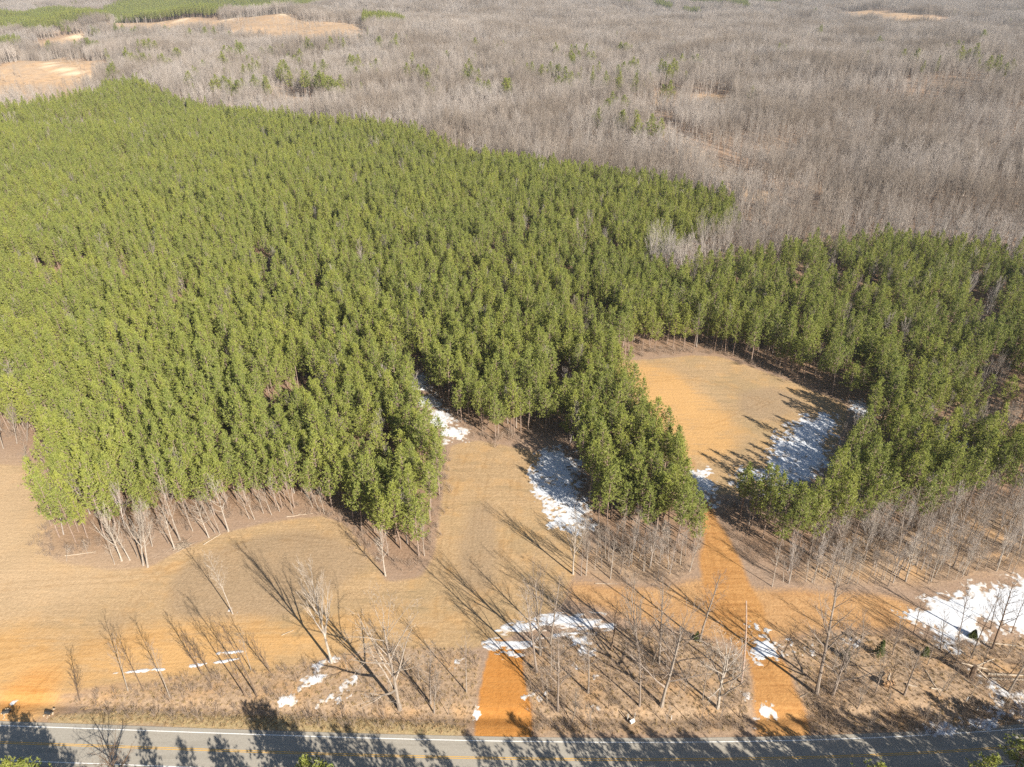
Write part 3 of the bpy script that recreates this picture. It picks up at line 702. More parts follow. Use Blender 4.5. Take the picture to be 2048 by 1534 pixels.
for q_ in CLEAR_FAR + TRAILS: fs = fs[~inside(fs[:, 0], fs[:, 1], q_)]; FAR2 = FAR2[~inside(FAR2[:, 0], FAR2[:, 1], q_)]
fs = fs; FPA = np.concatenate(FP)

Q = np.concatenate([PP[rest], NP, FPA, fs, FAR2]); nQ = len(Q)
sc = np.concatenate([np.column_stack([ws[rest], ws[rest], hs[rest]]),
    np.column_stack([np.full(len(NP), 1.12)] * 2 + [NH / 15.8]),
    np.column_stack([rng.uniform(.9, 1.2, len(FPA))] * 2 + [rng.uniform(1.2, 1.5, len(FPA))]),
    np.column_stack([rng.uniform(1.5, 2.3, len(fs))] * 2 + [rng.uniform(1.3, 1.6, len(fs))]),
    np.column_stack([rng.uniform(.8, 1.3, len(FAR2))] * 2 + [rng.uniform(.85, 1.25, len(FAR2))])])
ix = np.concatenate([pk[rest], rng.integers(0, 8, nQ - len(rest))])
rt = rng.normal(0, .035, (nQ, 3)); rt[:, 2] = rng.uniform(0, 6.28, nQ)
PROTO_P = [merged('pine_source', [(t, M_PBARK, None), (c, M_PINE, None)]) for t, c in PINES]
gn_stuff('pine_forest', PROTO_P, np.column_stack([Q, Z(Q[:, 0], Q[:, 1])]), ix, rt, sc, 'dense mass of green pines covering the plantation and far hills', 'pine forest')
for k_, (x, y, hgt) in enumerate(road_pines):
    t, c = PINE_MESH[k_ % 5]
    s_ = hgt / PINE_H[k_ % 5]
    add_tree('pine_tree', t, c, (x, y, float(Z(x, y))), k_ * 1.7, (1, 1, s_),
             ['bright pine top left of its twin at the lower left corner', 'bright pine top right of its twin at the lower left corner', 'tallest bright pine top poking up below the road centre line', 'smaller bright pine top beside the tallest one below the road', 'bright round pine top at the lower right corner below the road', 'small bright pine tip below the shaded road on the right'][k_], 'pine tree', 'pines below the road')

# ---- bare trees placed one by one: base pixel, top pixel, style, bark, label
HAND = [
 (160,1401,141,1334,'twiggy','D','small dark bare sapling beside the lower left clay driveway'),
 (256,1382,215,1285,'slim','G','bare leaning tree with white lower trunk, first of the left verge group'),
 (287,1382,244,1296,'slim','D','thin dark bare tree just right of the first left verge tree'),
 (340,1395,295,1294,'slim','G','lone bare tree with pale foot on the left verge'),
 (405,1350,356,1273,'twiggy','D','thin dark bare tree at the lower edge of the orange clay band'),
 (417,1342,386,1285,'twiggy','D','thinner bare sapling hugging the dark tree on the clay band'),
 (491,1393,430,1270,'slim','D','tall thin bare tree leaning over a brushy clump on the left verge'),
 (502,1340,484,1262,'slim','G','pale barked small tree with snow line passing behind it'),
 (514,1393,455,1251,'slim','D','slanting dark bare tree on the verge below the snow lines'),
 (540,1344,499,1277,'twiggy','D','small dark bare tree right of the snow lines on clay'),
 (466,1228,428,1112,'slim','W','lone white barked slim tree standing in the tan field'),
 (664,1325,624,1152,'forked','W','large white forked tree standing beside the snow at the field foot'),
 (800,1418,768,1239,'oak','G','huge wide spreading pale oak left of the centre driveway'),
 (861,1407,853,1289,'tall','G','straight grey bare tree right of the wide pale oak'),
 (868,1426,862,1330,'twiggy','G','small twiggy tree at the foot of the straight grey tree'),
 (933,1384,935,1266,'slim','G','thin pale tree on the left edge of the centre driveway'),
 (1074,1344,1055,1186,'tall','G','curving bare tree rooted right beside the centre driveway'),
 (1081,1310,1081,1163,'forked','G','forked bare tree rising from the left end of the snow drift'),
 (1101,1287,1114,1163,'tall','G','straight bare tree just below the snow drift'),
 (1094,1407,1092,1340,'slim','G','slim sapling in snow specks right of the centre driveway'),
 (1116,1422,1121,1281,'tall','G','tall slim tree nearest the road right of the centre driveway'),
 (1102,1342,1103,1275,'slim','G','thin upright sapling between the two driveway side trees'),
 (1119,1345,1122,1260,'slim','G','thin upright sapling in the middle of the brush island'),
 (1176,1386,1186,1266,'tall','G','bushy branched bare tree in the middle of the brush island'),
 (1222,1300,1240,1205,'tall','D','reddish brown crowned tree at the right end of the snow drift'),
 (1281,1334,1272,1180,'forked','G','curved leaning bare tree with crooked top on orange clay'),
 (1279,1412,1285,1300,'tall','G','straight bare tree near the road in the brush island'),
 (1146,1148,1148,1037,'forked','W','tall white twin trunked tree below the big shaded snow patch'),
 (1162,1152,1168,1060,'slim','G','grey slim tree just right of the white twin trunked tree'),
 (771,1152,757,1058,'tall','W','white barked bare tree at the foot of the pine spit'),
 (849,1112,845,1040,'slim','W','white slim trunk on the right flank of the pine spit'),
 (1317,1327,1338,1163,'tall','G','tall bare tree with one high side limb over orange clay'),
 (1399,1283,1433,1144,'tall','G','dark leaning bare tree at the edge of the clay track'),
 (1435,1416,1452,1290,'oak','W','oak with flared white foot left of the right driveway'),
 (1323,1412,1368,1254,'oak','G','forking oak leaning right in the brush island'),
 (1305,1330,1330,1230,'slim','G','thin pole tree between the two clay side trees'),
 (1405,1400,1420,1300,'slim','G','thin brush tree left of the oak with the flared foot'),
 (1633,1388,1692,1140,'tall','G','very tall leaning tree right of the right driveway'),
 (1665,1390,1706,1270,'oak','G','thick leaning oak right of the very tall leaning tree'),
 (1544,1173,1566,1083,'slim','W','white trunked tree in front of the right pines'),
 (1827,1266,1852,1201,'slim','D','dark thin tree at the left end of the right snowfield'),
 (1808,1390,1844,1290,'tall','G','grey tree right of the uprooted stump'),
 (1915,1285,1939,1180,'slim','D','dark thin tree before the right snowfield, left of three'),
 (1941,1315,1978,1190,'slim','D','dark thin tree before the right snowfield, middle of three'),
 (1985,1298,2031,1170,'tall','D','thick dark tree before the right snowfield'),
 (1981,1258,2004,1170,'slim','D','dark thin tree rooted close under the right snowfield'),
 (2017,1384,2062,1270,'tall','G','leaning grey tree by the road snow in the lower right corner'),
 (2023,1266,2046,1185,'slim','D','thin dark tree against the snow at the right margin'),
 (1690,1345,1712,1262,'twiggy','G','twiggy tree right behind the thick leaning oak'),
 (1718,1300,1735,1230,'twiggy','G','grey twiggy tree left of the green cedar bush'),
 (1785,1310,1802,1235,'twiggy','G','grey twiggy tree right of the green cedar bush'),
 (1855,1330,1875,1255,'slim','G','slim tree in the brush left of the broken stump'),
 (1880,1300,1900,1225,'slim','D','slim dark tree below the left tongue of snow'),
 (1910,1330,1928,1262,'twiggy','G','twiggy tree directly left of the broken stump'),
 (1960,1350,1985,1280,'twiggy','G','twiggy tree between the two fallen logs'),
 (1750,1385,1772,1310,'twiggy','G','twiggy tree left of the uprooted stump'),
 (34,887,20,820,'forked','G','wide grey tree at the left margin where pines meet grass'),
 (54,882,48,812,'tall','G','grey tree right of the wide one at the left margin'),
 (7,897,-4,830,'tall','G','grey tree cut by the left margin'),
 (52,935,45,892,'twiggy','G','small twiggy tree on the tan grass at the left margin'),
 (133,1122,138,1090,'slim','W','broken dead white tree below the left pine tip'),
 (238,1575,212,1492,'oak','D','dark wide bare tree rising in front of the road at lower left'),
 (147,793,139,755,'tall','W','pale bare tree standing among green pines at far left'),
]
for (zx, zy, tx, ty, st) in ((490,1420,470,1330,'slim'),(640,1475,590,1340,'slim'),(680,1455,600,1190,'forked'),(725,1450,650,1260,'tall'),(770,1440,700,1200,'slim'),(800,1480,740,1170,'forked'),(825,1490,760,1160,'tall'),(850,1375,800,1160,'slim'),
        (940,1360,880,1190,'slim'),(975,1390,900,1150,'tall'),(1005,1340,910,1020,'tall'),(1075,1290,990,1120,'slim'),(1165,1325,1080,1110,'tall'),(1200,1300,1120,1080,'slim'),(1225,1300,1150,1080,'slim'),(1275,1290,1200,1000,'tall'),
        (1390,1220,1320,1040,'slim'),(1420,1225,1360,1060,'slim'),(1470,1190,1430,1040,'slim'),(1515,1200,1440,1050,'slim'),(1560,1180,1500,990,'slim'),(1635,1195,1590,980,'slim'),(1745,1160,1700,1040,'slim'),(1780,1180,1740,1050,'slim'),(1810,1195,1770,1060,'slim')):
    s_ = 2.789; HAND.append((zx/s_, 600+zy/s_, tx/s_, 600+ty/s_, st, 'W' if rng.random() < .75 else 'G', None))
for (zx, zy, tx, ty) in ((905,565,915,490),(990,580,1050,380),(1090,570,1130,430),(1145,570,1190,420),(1180,570,1230,380),(1215,555,1270,350),(1250,585,1330,330),(1350,535,1400,380),(1460,570,1520,360),(1475,560,1560,330),(1500,520,1560,340),(1640,535,1690,380),(1665,530,1720,360),(1710,495,1780,320),(1760,490,1830,300),(1820,505,1900,280),(1880,500,1930,330),(1900,520,1965,350),(1300,540,1350,370),(1400,520,1440,370),(1560,540,1600,390),(700,560,720,430),(760,540,780,440),(820,560,840,450),(860,570,870,480),(1030,560,1060,430)):
    s_ = 2.627; HAND.append((1300+zx/s_, 950+zy/s_, 1300+tx/s_, 950+ty/s_, 'slim', 'W' if rng.random() < .5 else 'G', None))
BM = {k: {} for k in 'GWD'}
MATS = {'G': M_BARK, 'W': M_WHITE, 'D': M_DARK}
def bare_mesh(st, vi, b):
    d = BM[b]
    if (st, vi) not in d:
        t, c = BARE[st][vi]; d[(st, vi)] = (t.mesh('bare_trunk', MATS[b]), c.mesh('bare_crown', MATS[b]))
    return d[(st, vi)]
BLAND = [((170, 1110), 'left tip of the pine stand'), ((300, 1120), 'eroded bank at the field corner'), ((380, 1085), 'pile of cut brush'), ((450, 1060), 'curved field edge'), ((540, 1035), 'upper field edge'), ((600, 1030), 'pale fallen stick'), ((680, 1040), 'dark shadow of the pine spit'),
    ((1230, 1110), 'brushy clay bank'), ((1360, 1130), 'clay bank end by the track'), ((1520, 1160), 'bend of the clay track'), ((1600, 1170), 'shadow striped clay'), ((1700, 1165), 'middle of the sapling thicket'), ((1800, 1150), 'upper left of the right snowfield'), ((1900, 1130), 'slope above the right snowfield'), ((2000, 1110), 'right margin above the snowfield'), ((1700, 1090), 'pines behind the sapling thicket'), ((1850, 1060), 'pines on the far side of the thicket'),
    ((1400, 1350), 'left side of the right driveway'), ((1250, 1370), 'brush island'), ((1720, 1400), 'brush right of the right driveway'), ((1900, 1390), 'fallen logs'), ((860, 1370), 'wide pale oak')]
BLXY = np.array([gp(*a)[:2] for a, _ in BLAND])
def auto_label(x, y, hgt, st, b):
    j = int(np.argmin(np.hypot(BLXY[:, 0] - x, BLXY[:, 1] - y)))
    w = {'W': 'pale', 'G': 'grey', 'D': 'dark'}[b]; hh = 'short' if hgt < 9 else ('tall' if hgt > 14 else 'mid height')
    k = {'tall': 'straight bare tree', 'forked': 'forked bare tree', 'oak': 'spreading bare tree', 'slim': 'slim bare tree', 'twiggy': 'twiggy bare sapling'}[st]
    return f'{hh} {w} {k} by the {BLAND[j][1]}'
HANDXY = []
def plant(B, T, st, b, label, group, vi=None):
    hgt = float(np.linalg.norm(T - B)); vi = int(rng.integers(0, len(BARE[st]))) if vi is None else vi
    t, c = bare_mesh(st, vi, b)
    a = Vector(T - B).normalized(); q = Vector((0, 0, 1)).rotation_difference(a)
    k = hgt / STYLES[st]['h']; kw = k ** .75
    r = link('bare_tree'); r.location = B; r.rotation_mode = 'QUATERNION'
    from mathutils import Quaternion
    r.rotation_quaternion = q @ Quaternion((0, 0, 1), rng.uniform(0, 6.28)); r.scale = (kw, kw, k); r.empty_display_size = .5
    tag(r, label or auto_label(B[0], B[1], hgt, st, b), 'bare tree', group)
    link('trunk', t, r); link('crown', c, r); HANDXY.append(B[:2])
for (u, v, tu, tv, st, b, lab) in HAND:
    B = gp(u, v); T = top_at(tu, tv, B[1]); plant(B, T, st, b, lab, 'bare trees around the fields')
def auto_plant(poly, sp, st, barks, hr, lean=0.06, n=999, group='bare trees around the fields'):
    P_ = scatter(poly, sp, .45); P_ = P_[inview(P_, 5, 0)]; rng.shuffle(P_)
    for x, y in P_[:n]:
        if HANDXY and np.min(np.hypot(*(np.array(HANDXY) - (x, y)).T)) < 1.6: continue
        hh = rng.uniform(*hr); B = np.array([x, y, float(Z(x, y))])
        T = B + np.array([rng.normal(0, lean), rng.normal(0, lean), 1]) * hh
        plant(B, T, st[int(rng.integers(0, len(st)))], barks[int(rng.integers(0, len(barks)))], None, group)
auto_plant(BANK, 4.2, ['slim', 'twiggy', 'tall'], 'GGW', (7, 13))
auto_plant(BARE_RIGHT, 4.6, ['slim', 'slim', 'tall'], 'GGGW', (8, 14), n=95)
auto_plant(BRUSH_R, 6.2, ['slim', 'twiggy', 'twiggy'], 'GGD', (4, 9), n=22)
auto_plant(BRUSH_RR, 6.0, ['slim', 'twiggy', 'twiggy'], 'GGD', (4, 9), n=30)
auto_plant(gpoly([(690, 1330), (930, 1310), (930, 1430), (700, 1430)]), 5.5, ['slim', 'twiggy', 'twiggy'], 'GGD', (3.5, 7), n=14)
print('bare individuals', len(HANDXY))

# ---- bare woods: single trees nearer, groves far off
ALLPINE = [PINE_LEFT, PINE_RIGHT] + FAR_PINES
def not_in(P_, polys, m=0):
    k = np.ones(len(P_), bool)
    for q in polys: k &= ~inside(P_[:, 0], P_[:, 1], q)
    return k
def low(style, seed, nb, tw):
    p = dict(STYLES[style]); p['nb'] = nb; p['tw'] = tw; r = np.random.default_rng(seed); tr, cr = MB(), MB()
    grow(tr, cr, r, (0, 0, -.3), (r.normal(0, .04), r.normal(0, .04), 1), p['h'] + .3, p['rad'], 0, 3, p); return tr, cr
WOODS = [low(s, 300 + i, nb, tw) for i, (s, nb, tw) in enumerate((('tall2', [18, 8, 7], .024), ('forked', [14, 8, 7], .024), ('tall2', [19, 8, 6], .024), ('forked', [13, 9, 7], .024), ('oak2', [14, 8, 7], .026)))]
PROTO_W = [merged('woods_source', [(t, M_WHITE if i in (0, 2) else M_WOODS, None), (c, M_WOODS, None)]) for i, (t, c) in enumerate(WOODS)]
SHRUB = []
for i in range(3):
    r = np.random.default_rng(600 + i); a_, b_ = MB(), MB()
    for k in range(9):
        p = dict(h=2, rad=.02, wob=.1, lift=.5, nb=[6, 4, 3], first=.2, ang=(.3, .9), ratio=[.45, .45, .45], thin=.6, tw=.012)
        an = r.uniform(0, 6.28); sp_ = r.uniform(0, .7); rr_ = r.uniform(0, .6)
        grow(a_, b_, r, (rr_ * math.cos(an), rr_ * math.sin(an), -.1), (math.cos(an) * sp_, math.sin(an) * sp_, 1), r.uniform(1.1, 2.3), .02, 0, 2, p)
    SHRUB.append(merged('shrub_source', [(a_, M_BRUSH, None), (b_, M_BRUSH, None)]))
GROVE = 26.0
PROTO_G = []
for i in range(5):
    r = np.random.default_rng(500 + i); parts = []
    for gx in range(5):
        for gy in range(5):
            t, c = WOODS[int(r.integers(0, 5))] if r.random() < .8 else WOODS[1]
            X = Matrix.Translation(((gx - 2 + r.uniform(-.45, .45)) * GROVE / 5, (gy - 2 + r.uniform(-.45, .45)) * GROVE / 5, 0)) @ Matrix.Rotation(r.uniform(0, 6.28), 4, 'Z') @ Matrix.Scale(r.uniform(.7, 1.1), 4)
            parts += [(t, M_WHITE if r.random() < .4 else M_WOODS, X), (c, M_WOODS, X)]
    PROTO_G.append(merged('grove_source', parts))
wedge = np.array([[-700, 90], [700, 90], [900, 1000], [-900, 1000]], float)
W1 = scatter(wedge, 4.6, .42)
SOFAR = np.array([gp(u, v, 0)[:2] for u, v in ((-400, 905), (40, 905), (100, 1000), (1400, 1160), (1900, 1180), (2500, 1180))])
k = keep_margin(W1, 200) & not_in(W1, ALLPINE + CLEAR_FAR + TRAILS + [FIELD_L, FIELD_R, BARE_RIGHT, BANK, BRUSH, BRUSH_R, BRUSH_RR])
k &= W1[:, 1] > np.where(W1[:, 0] > 60, 150, 180)
k &= W1[:, 1] < 900
k &= (W1[:, 1] > 245) | (W1[:, 0] < -118) | (W1[:, 0] > 175)
k &= np.hypot(*(W1 - gp(30, 960)[:2]).T) > 28
W1 = W1[k]; W1 = W1[fbm(W1[:, 0], W1[:, 1], 34, 2, 3) + (rng.random(len(W1)) - .5) * .35 < .70]
# bare trees mixed into the pines
WM = np.concatenate([scatter(PINE_LEFT, 15, .5), scatter(PINE_RIGHT, 11, .5)]); WM = WM[inview(WM, 5, 60)]
WM = np.concatenate([WM, scatter(HOLE_DARK[0], 5, .4)])
WC = np.concatenate([scatter(CLEAR_FAR[0], 15, .5), scatter(CLEAR_FAR[2], 17, .5), scatter(CLEAR_FAR[3], 30, .5)])
WC = WC[fbm(WC[:, 0], WC[:, 1], 50, 2, 1) > .5]
far = np.array([[-720, 860], [720, 860], [3000, 4300], [-3000, 4300]], float)
W2 = scatter(far, GROVE * .92, .2); k = keep_margin(W2, 120) & not_in(W2, ALLPINE + CLEAR_FAR) & (W2[:, 1] >= 900); W2 = W2[k]
# singles along far clearing edges would be lost in the groves, so fill near those edges
print('woods', len(W1), len(WM), len(W2), 'pines', nQ)
def euler_z(n): e = np.zeros((n, 3)); e[:, 2] = rng.uniform(0, 6.28, n); return e
WX = np.concatenate([scatter(BARE_RIGHT, 3.5, .5), scatter(BANK, 4.2, .5)]); WX = WX[inview(WX, 5, 80)]
WA = np.concatenate([W1, WM, WX, WC, W2]); nW = len(WA)
wi = np.concatenate([rng.integers(0, 5, len(W1)), rng.integers(0, 4, len(WM)), rng.integers(0, 4, len(WX)), rng.integers(0, 5, len(WC)), rng.integers(5, 10, len(W2))])
ww_ = np.concatenate([rng.uniform(.62, 1.05, len(W1)) * (.75 + .5 * fbm(W1[:, 0], W1[:, 1], 40, 2, 0)), rng.uniform(.5, .72, len(WM)), rng.uniform(.28, .55, len(WX)), rng.uniform(.4, .8, len(WC)), rng.uniform(.85, 1.05, len(W2))])
we = euler_z(nW); we[:, :2] = rng.normal(0, .05, (nW, 2)); we[len(WA) - len(W2):, :2] = 0
gn_stuff('bare_woods', PROTO_W + PROTO_G, np.column_stack([WA, Z(WA[:, 0], WA[:, 1])]), wi, we, np.column_stack([ww_] * 3), 'grey leafless woodland rolling away to the far hills', 'bare woods')

# ---- brush and dead grass
U = np.concatenate([scatter(BRUSH, 2.2, .5), scatter(BRUSH_R, 1.6, .5), scatter(BRUSH_RR, 1.3, .5), scatter(BANK, 1.5, .5), scatter(BARE_RIGHT, 1.45, .5)])
U = U[fbm(U[:, 0], U[:, 1], 9, 3, 1) > .44]
rim = []
for poly in (PINE_LEFT, PINE_RIGHT):
    for i in range(len(poly)):
        a, b = poly[i], poly[(i + 1) % len(poly)]
        if min(a[1], b[1]) > 330: continue
        for _ in range(int(np.hypot(*(b - a)) * 1.8)):
            rim.append(a + (b - a) * rng.random() + rng.normal(0, 1.6, 2))
W3 = np.concatenate([scatter(PINE_LEFT, 7, .5), scatter(PINE_RIGHT, 6, .5)]); W3 = W3[W3[:, 1] < 420]
U = np.concatenate([U, np.array(rim), W3]); U = U[inview(U, 2, 40) & not_in(U, [OR_MID, OR_RIGHT])]
us = rng.uniform(.3, 1.0, len(U)) * (.6 + .8 * fbm(U[:, 0], U[:, 1], 12, 2, 2)); print('brush', len(U))
gn_stuff('undergrowth', SHRUB, np.column_stack([U, Z(U[:, 0], U[:, 1])]), rng.integers(0, 3, len(U)), euler_z(len(U)), np.column_stack([us * 1.1, us * 1.1, us]), 'tangled brown leafless brush along the road and wood edges', 'undergrowth')
TUFT = []
for i in range(2):
    r = np.random.default_rng(700 + i); a_ = MB()
    C_ = np.column_stack([r.normal(0, .16, 22), r.normal(0, .16, 22), np.full(22, .05)])
    a_.tris(needles(r, C_, 1, .42, .028, 1.1)); TUFT.append(merged('tuft_source', [(a_, M_GRASS, None)]))
Gs = np.concatenate([scatter(BRUSH, .95, .5), scatter(BRUSH_R, 1.0, .5), scatter(BRUSH_RR, 1.0, .5), scatter(VERGE, .75, .5)])
Gs = Gs[inview(Gs, 1, 10) & not_in(Gs, [OR_MID, OR_RIGHT]) & (Gs[:, 1] > road_y(Gs[:, 0]) + LANE + 1.2)]
gs_ = rng.uniform(.5, 1.3, len(Gs)); print('grass', len(Gs))
gn_stuff('dry_grass', TUFT, np.column_stack([Gs, Z(Gs[:, 0], Gs[:, 1])]), rng.integers(0, 2, len(Gs)), euler_z(len(Gs)), np.column_stack([gs_] * 3), 'tufts of dead tan grass on the road verge', 'dry grass')

# ------------------------------------------------------------------ snow lying in patches
m, nt, out = mat('old_snow')
tc = N(nt, 'ShaderNodeTexCoord')
c = mixc(nt, ramp(nt, noise(nt, 2.2, 6, tc.outputs['Object'], .75), .58, .74), (0.60, 0.62, 0.65), (0.42, 0.37, 0.31))
da = N(nt, 'ShaderNodeAttribute'); da.attribute_name = 'depth'
c = mixc(nt, ramp(nt, math_(nt, 'ADD', da.outputs['Fac'], math_(nt, 'MULTIPLY', math_(nt, 'SUBTRACT', noise(nt, 6.0, 4, tc.outputs['Object']), .5), .7)), -.05, .50), (0.40, 0.32, 0.24), c)
p = N(nt, 'ShaderNodeBsdfPrincipled'); p.inputs['Roughness'].default_value = .7; p.inputs['Specular IOR Level'].default_value = .2
bmp = N(nt, 'ShaderNodeBump'); bmp.inputs['Strength'].default_value = .5; bmp.inputs['Distance'].default_value = .15
nt.links.new(noise(nt, 1.5, 5, tc.outputs['Object']), bmp.inputs['Height']); nt.links.new(bmp.outputs[0], p.inputs['Normal'])
nt.links.new(c, p.inputs['Base Color']); nt.links.new(p.outputs[0], out.inputs[0]); M_SNOW = m
SNOWS = []
def snow(polys, label, thr=.5, amp=1.7, cell=.17, soft=1.5, streak=None, name='snow_patch', kind=None, lift=.03):
    V = []; F = []; DV = []; n = 0; soft = soft * 1.25
    for poly in polys:
        lo = poly.min(0) - soft; hi = poly.max(0) + soft
        xs = np.arange(lo[0], hi[0], cell); ys = np.arange(lo[1], hi[1], cell)
        X, Y = np.meshgrid(xs, ys)
        d = edge_dist(X, Y, poly) * np.where(inside(X, Y, poly), 1, -1)
        q = np.clip(.5 + d / (2 * soft), 0, 1)
        sx, sy = streak if streak else (1.0, 1.0)
        nz = fbm(X * sx, Y * sy, .8, 3, 1) * .5 + fbm(X * sx, Y * sy, 3.2, 3, 4) * .5
        val = q + (nz - .5) * 2 * amp - thr; keep = (val > 0) & (q > 0)
        keep = keep[:-1, :-1]
        zz = Z(X, Y) + lift + .10 * np.clip(q - .35, 0, 1) + .05 * fbm(X, Y, .9, 2, 2)
        # thin to nothing at the rim
        k2 = np.zeros(X.shape); k2[:-1, :-1] += keep; k2[1:, :-1] += keep; k2[:-1, 1:] += keep; k2[1:, 1:] += keep
        zz = np.where(k2 >= 4, zz, Z(X, Y) + lift * .5)
        ii = np.full(X.shape, -1, int); used = k2 > 0; ii[used] = np.arange(used.sum()) + n
        V.append(np.column_stack([X[used], Y[used], zz[used]]))
        DV.append(val[used]); j, i = np.where(keep)
        F.append(np.column_stack([ii[j, i], ii[j, i + 1], ii[j + 1, i + 1], ii[j + 1, i]])); n += used.sum()
    V = np.concatenate(V); F = np.concatenate(F)
    me = bpy.data.meshes.new(name); me.from_pydata(V.tolist(), [], F.tolist()); me.materials.append(M_SNOW)
    me.polygons.foreach_set('use_smooth', [True] * len(F))
    at = me.attributes.new('depth', 'FLOAT', 'POINT'); at.data.foreach_set('value', np.concatenate(DV).astype(np.float32))
    o = link(name, me); tag(o, label, 'snow patch', 'snow left lying on the ground', kind); return o
G_ = gpoly
snow([G_([(1085, 905), (1120, 900), (1150, 912), (1152, 950), (1166, 1000), (1178, 1052), (1150, 1060), (1108, 1055), (1085, 1030), (1078, 990), (1062, 958), (1080, 935)])], 'big snow patch lying half in pine shade beside the tan grass strip', thr=.38, soft=2.2)
snow([G_([(832, 795), (862, 790), (882, 805), (905, 835), (930, 865), (940, 880), (920, 884), (890, 880), (868, 866), (860, 835), (845, 815)]), G_([(815, 748), (850, 745), (868, 775), (850, 785), (822, 775)])], 'speckled snow in the narrow inlet between the pine stands', thr=.52, soft=2.5)
snow([G_([(980, 1290), (1030, 1252), (1110, 1230), (1165, 1222), (1200, 1235), (1215, 1250), (1180, 1262), (1120, 1255), (1060, 1262), (1000, 1275)]), G_([(985, 1290), (1060, 1275), (1120, 1265), (1165, 1266), (1125, 1275), (1080, 1284), (1045, 1312), (1010, 1305)])], 'white snow drift with tyre tracks above the centre driveway', thr=.34, soft=1.6, streak=(.45, 1.3))
snow([G_([(1132, 1272), (1165, 1268), (1188, 1285), (1180, 1305), (1150, 1300)]), G_([(1150, 1318), (1168, 1315), (1170, 1335), (1152, 1335)])], 'thin broken snow among the trees below the drift', thr=.66, soft=1.6)
snow([G_([(1858, 1210), (1900, 1188), (1950, 1176), (2090, 1155), (2090, 1258), (2010, 1252), (1960, 1245), (1942, 1270), (1908, 1270), (1915, 1292), (1880, 1282), (1850, 1255), (1832, 1235)])], 'wide white snowfield behind the dark trees at the right margin', thr=.30, soft=2.2)
snow([G_([(1800, 1218), (1840, 1210), (1862, 1238), (1880, 1270), (1850, 1262), (1822, 1248)])], 'speckled snow on clay at the left end of the snowfield', thr=.70, soft=2.0)
snow([G_([(1508, 1295), (1535, 1276), (1568, 1282), (1582, 1308), (1560, 1300), (1542, 1322), (1515, 1318)])], 'ragged snow patch at the top of the right driveway', thr=.50, soft=1.3)
snow([G_([(1503, 1402), (1518, 1408), (1542, 1424), (1532, 1442), (1512, 1440), (1500, 1466), (1495, 1462), (1508, 1438)])], 'small ragged snow patch on the left edge of the right driveway', thr=.68, soft=2.2)
snow([G_([(1568, 868), (1610, 838), (1662, 834), (1658, 880), (1642, 930), (1592, 965), (1540, 980), (1528, 945), (1552, 905)])], 'long streaked snow strip along the east side of the round clearing', thr=.26, soft=2.5)
snow([G_([(1700, 805), (1735, 806), (1758, 832), (1730, 842), (1706, 828)])], 'snow under the pines at the far corner of the round clearing', thr=.50, soft=2.2)
snow([G_([(1470, 935), (1520, 940), (1530, 965), (1475, 965)])], 'snow glimpsed between pines south of the round clearing', thr=.52, soft=2.2)
snow([G_([(1388, 945), (1412, 940), (1426, 970), (1424, 1008), (1404, 1006), (1392, 985)])], 'snow across the clay track between the pine stands', thr=.40, soft=1.6)
snow([G_([(1798, 1468), (1880, 1456), (1940, 1445), (1978, 1424), (2080, 1408), (2080, 1442), (1980, 1455), (1900, 1468), (1840, 1472)])], 'blue shaded snow strip on the road shoulder at lower right', thr=.54, soft=1.3)
snow([G_([(1945, 1340), (1962, 1338), (1990, 1360), (2022, 1385), (2060, 1390), (2070, 1408), (2010, 1398), (1965, 1368)]), G_([(1985, 1395), (2010, 1400), (2048, 1420), (2000, 1415)])], 'broken snow stripe beside the leaning tree in the lower right corner', thr=.58, soft=1.2)
snow([strip([(628, 1338), (640, 1330), (668, 1318)], 1.5)], 'snow stripe at the foot of the large white forked tree', thr=.50, soft=.9)
snow([strip([(590, 1395), (608, 1368), (630, 1360), (656, 1352)], 1.1)], 'bent thin snow stripe below the large white forked tree', thr=.52, soft=.8)
snow([strip([(558, 1407), (594, 1393)], 1.2)], 'short low snow stripe left of the snow bank', thr=.48, soft=.8)
snow([strip([(628, 1404), (660, 1394), (692, 1386)], 1.8)], 'snow bank left of the wide pale oak', thr=.45, soft=.9)
snow([strip([(690, 1368), (712, 1358)], 1.2)], 'small snow stripe between the wide oak and the forked tree', thr=.52, soft=.8)
snow([strip([(388, 1314), (430, 1307), (487, 1303)], .42)], 'upper of the two parallel snow lines on the orange clay band', thr=.45, soft=.25, cell=.11)
snow([strip([(380, 1333), (430, 1325), (478, 1318)], .38)], 'lower of the two parallel snow lines on the orange clay band', thr=.45, soft=.25, cell=.11)
snow([strip([(224, 1347), (290, 1341), (330, 1338)], .34)], 'thin snow line passing behind the left verge trees', thr=.45, soft=.25, cell=.11)
snow([strip([(948, 1458), (956, 1412)], .7)], 'narrow snow line on the left edge of the centre driveway', thr=.45, soft=.4, cell=.12)
snow([strip([(1047, 1405), (1046, 1382)], .6), G_([(1056, 1392), (1078, 1380), (1104, 1378), (1100, 1392), (1075, 1400)])], 'snow specks right of the centre driveway', thr=.62, soft=.9)
snow([G_([(452, 1224), (466, 1217), (478, 1226), (464, 1231)])], 'little ring of snow at the foot of the lone white tree', thr=.62, soft=.7)
snow([strip([(10, 1424), (28, 1404)], .6)], 'short snow line above the left culvert pipe', thr=.45, soft=.4, cell=.12)
snow([G_([(1930, 888), (1992, 898), (1988, 916), (1940, 906)]), G_([(1800, 890), (1830, 893), (1826, 905), (1800, 902)])], 'snow in the dark gap inside the right pine stand', thr=.55, soft=2.0)
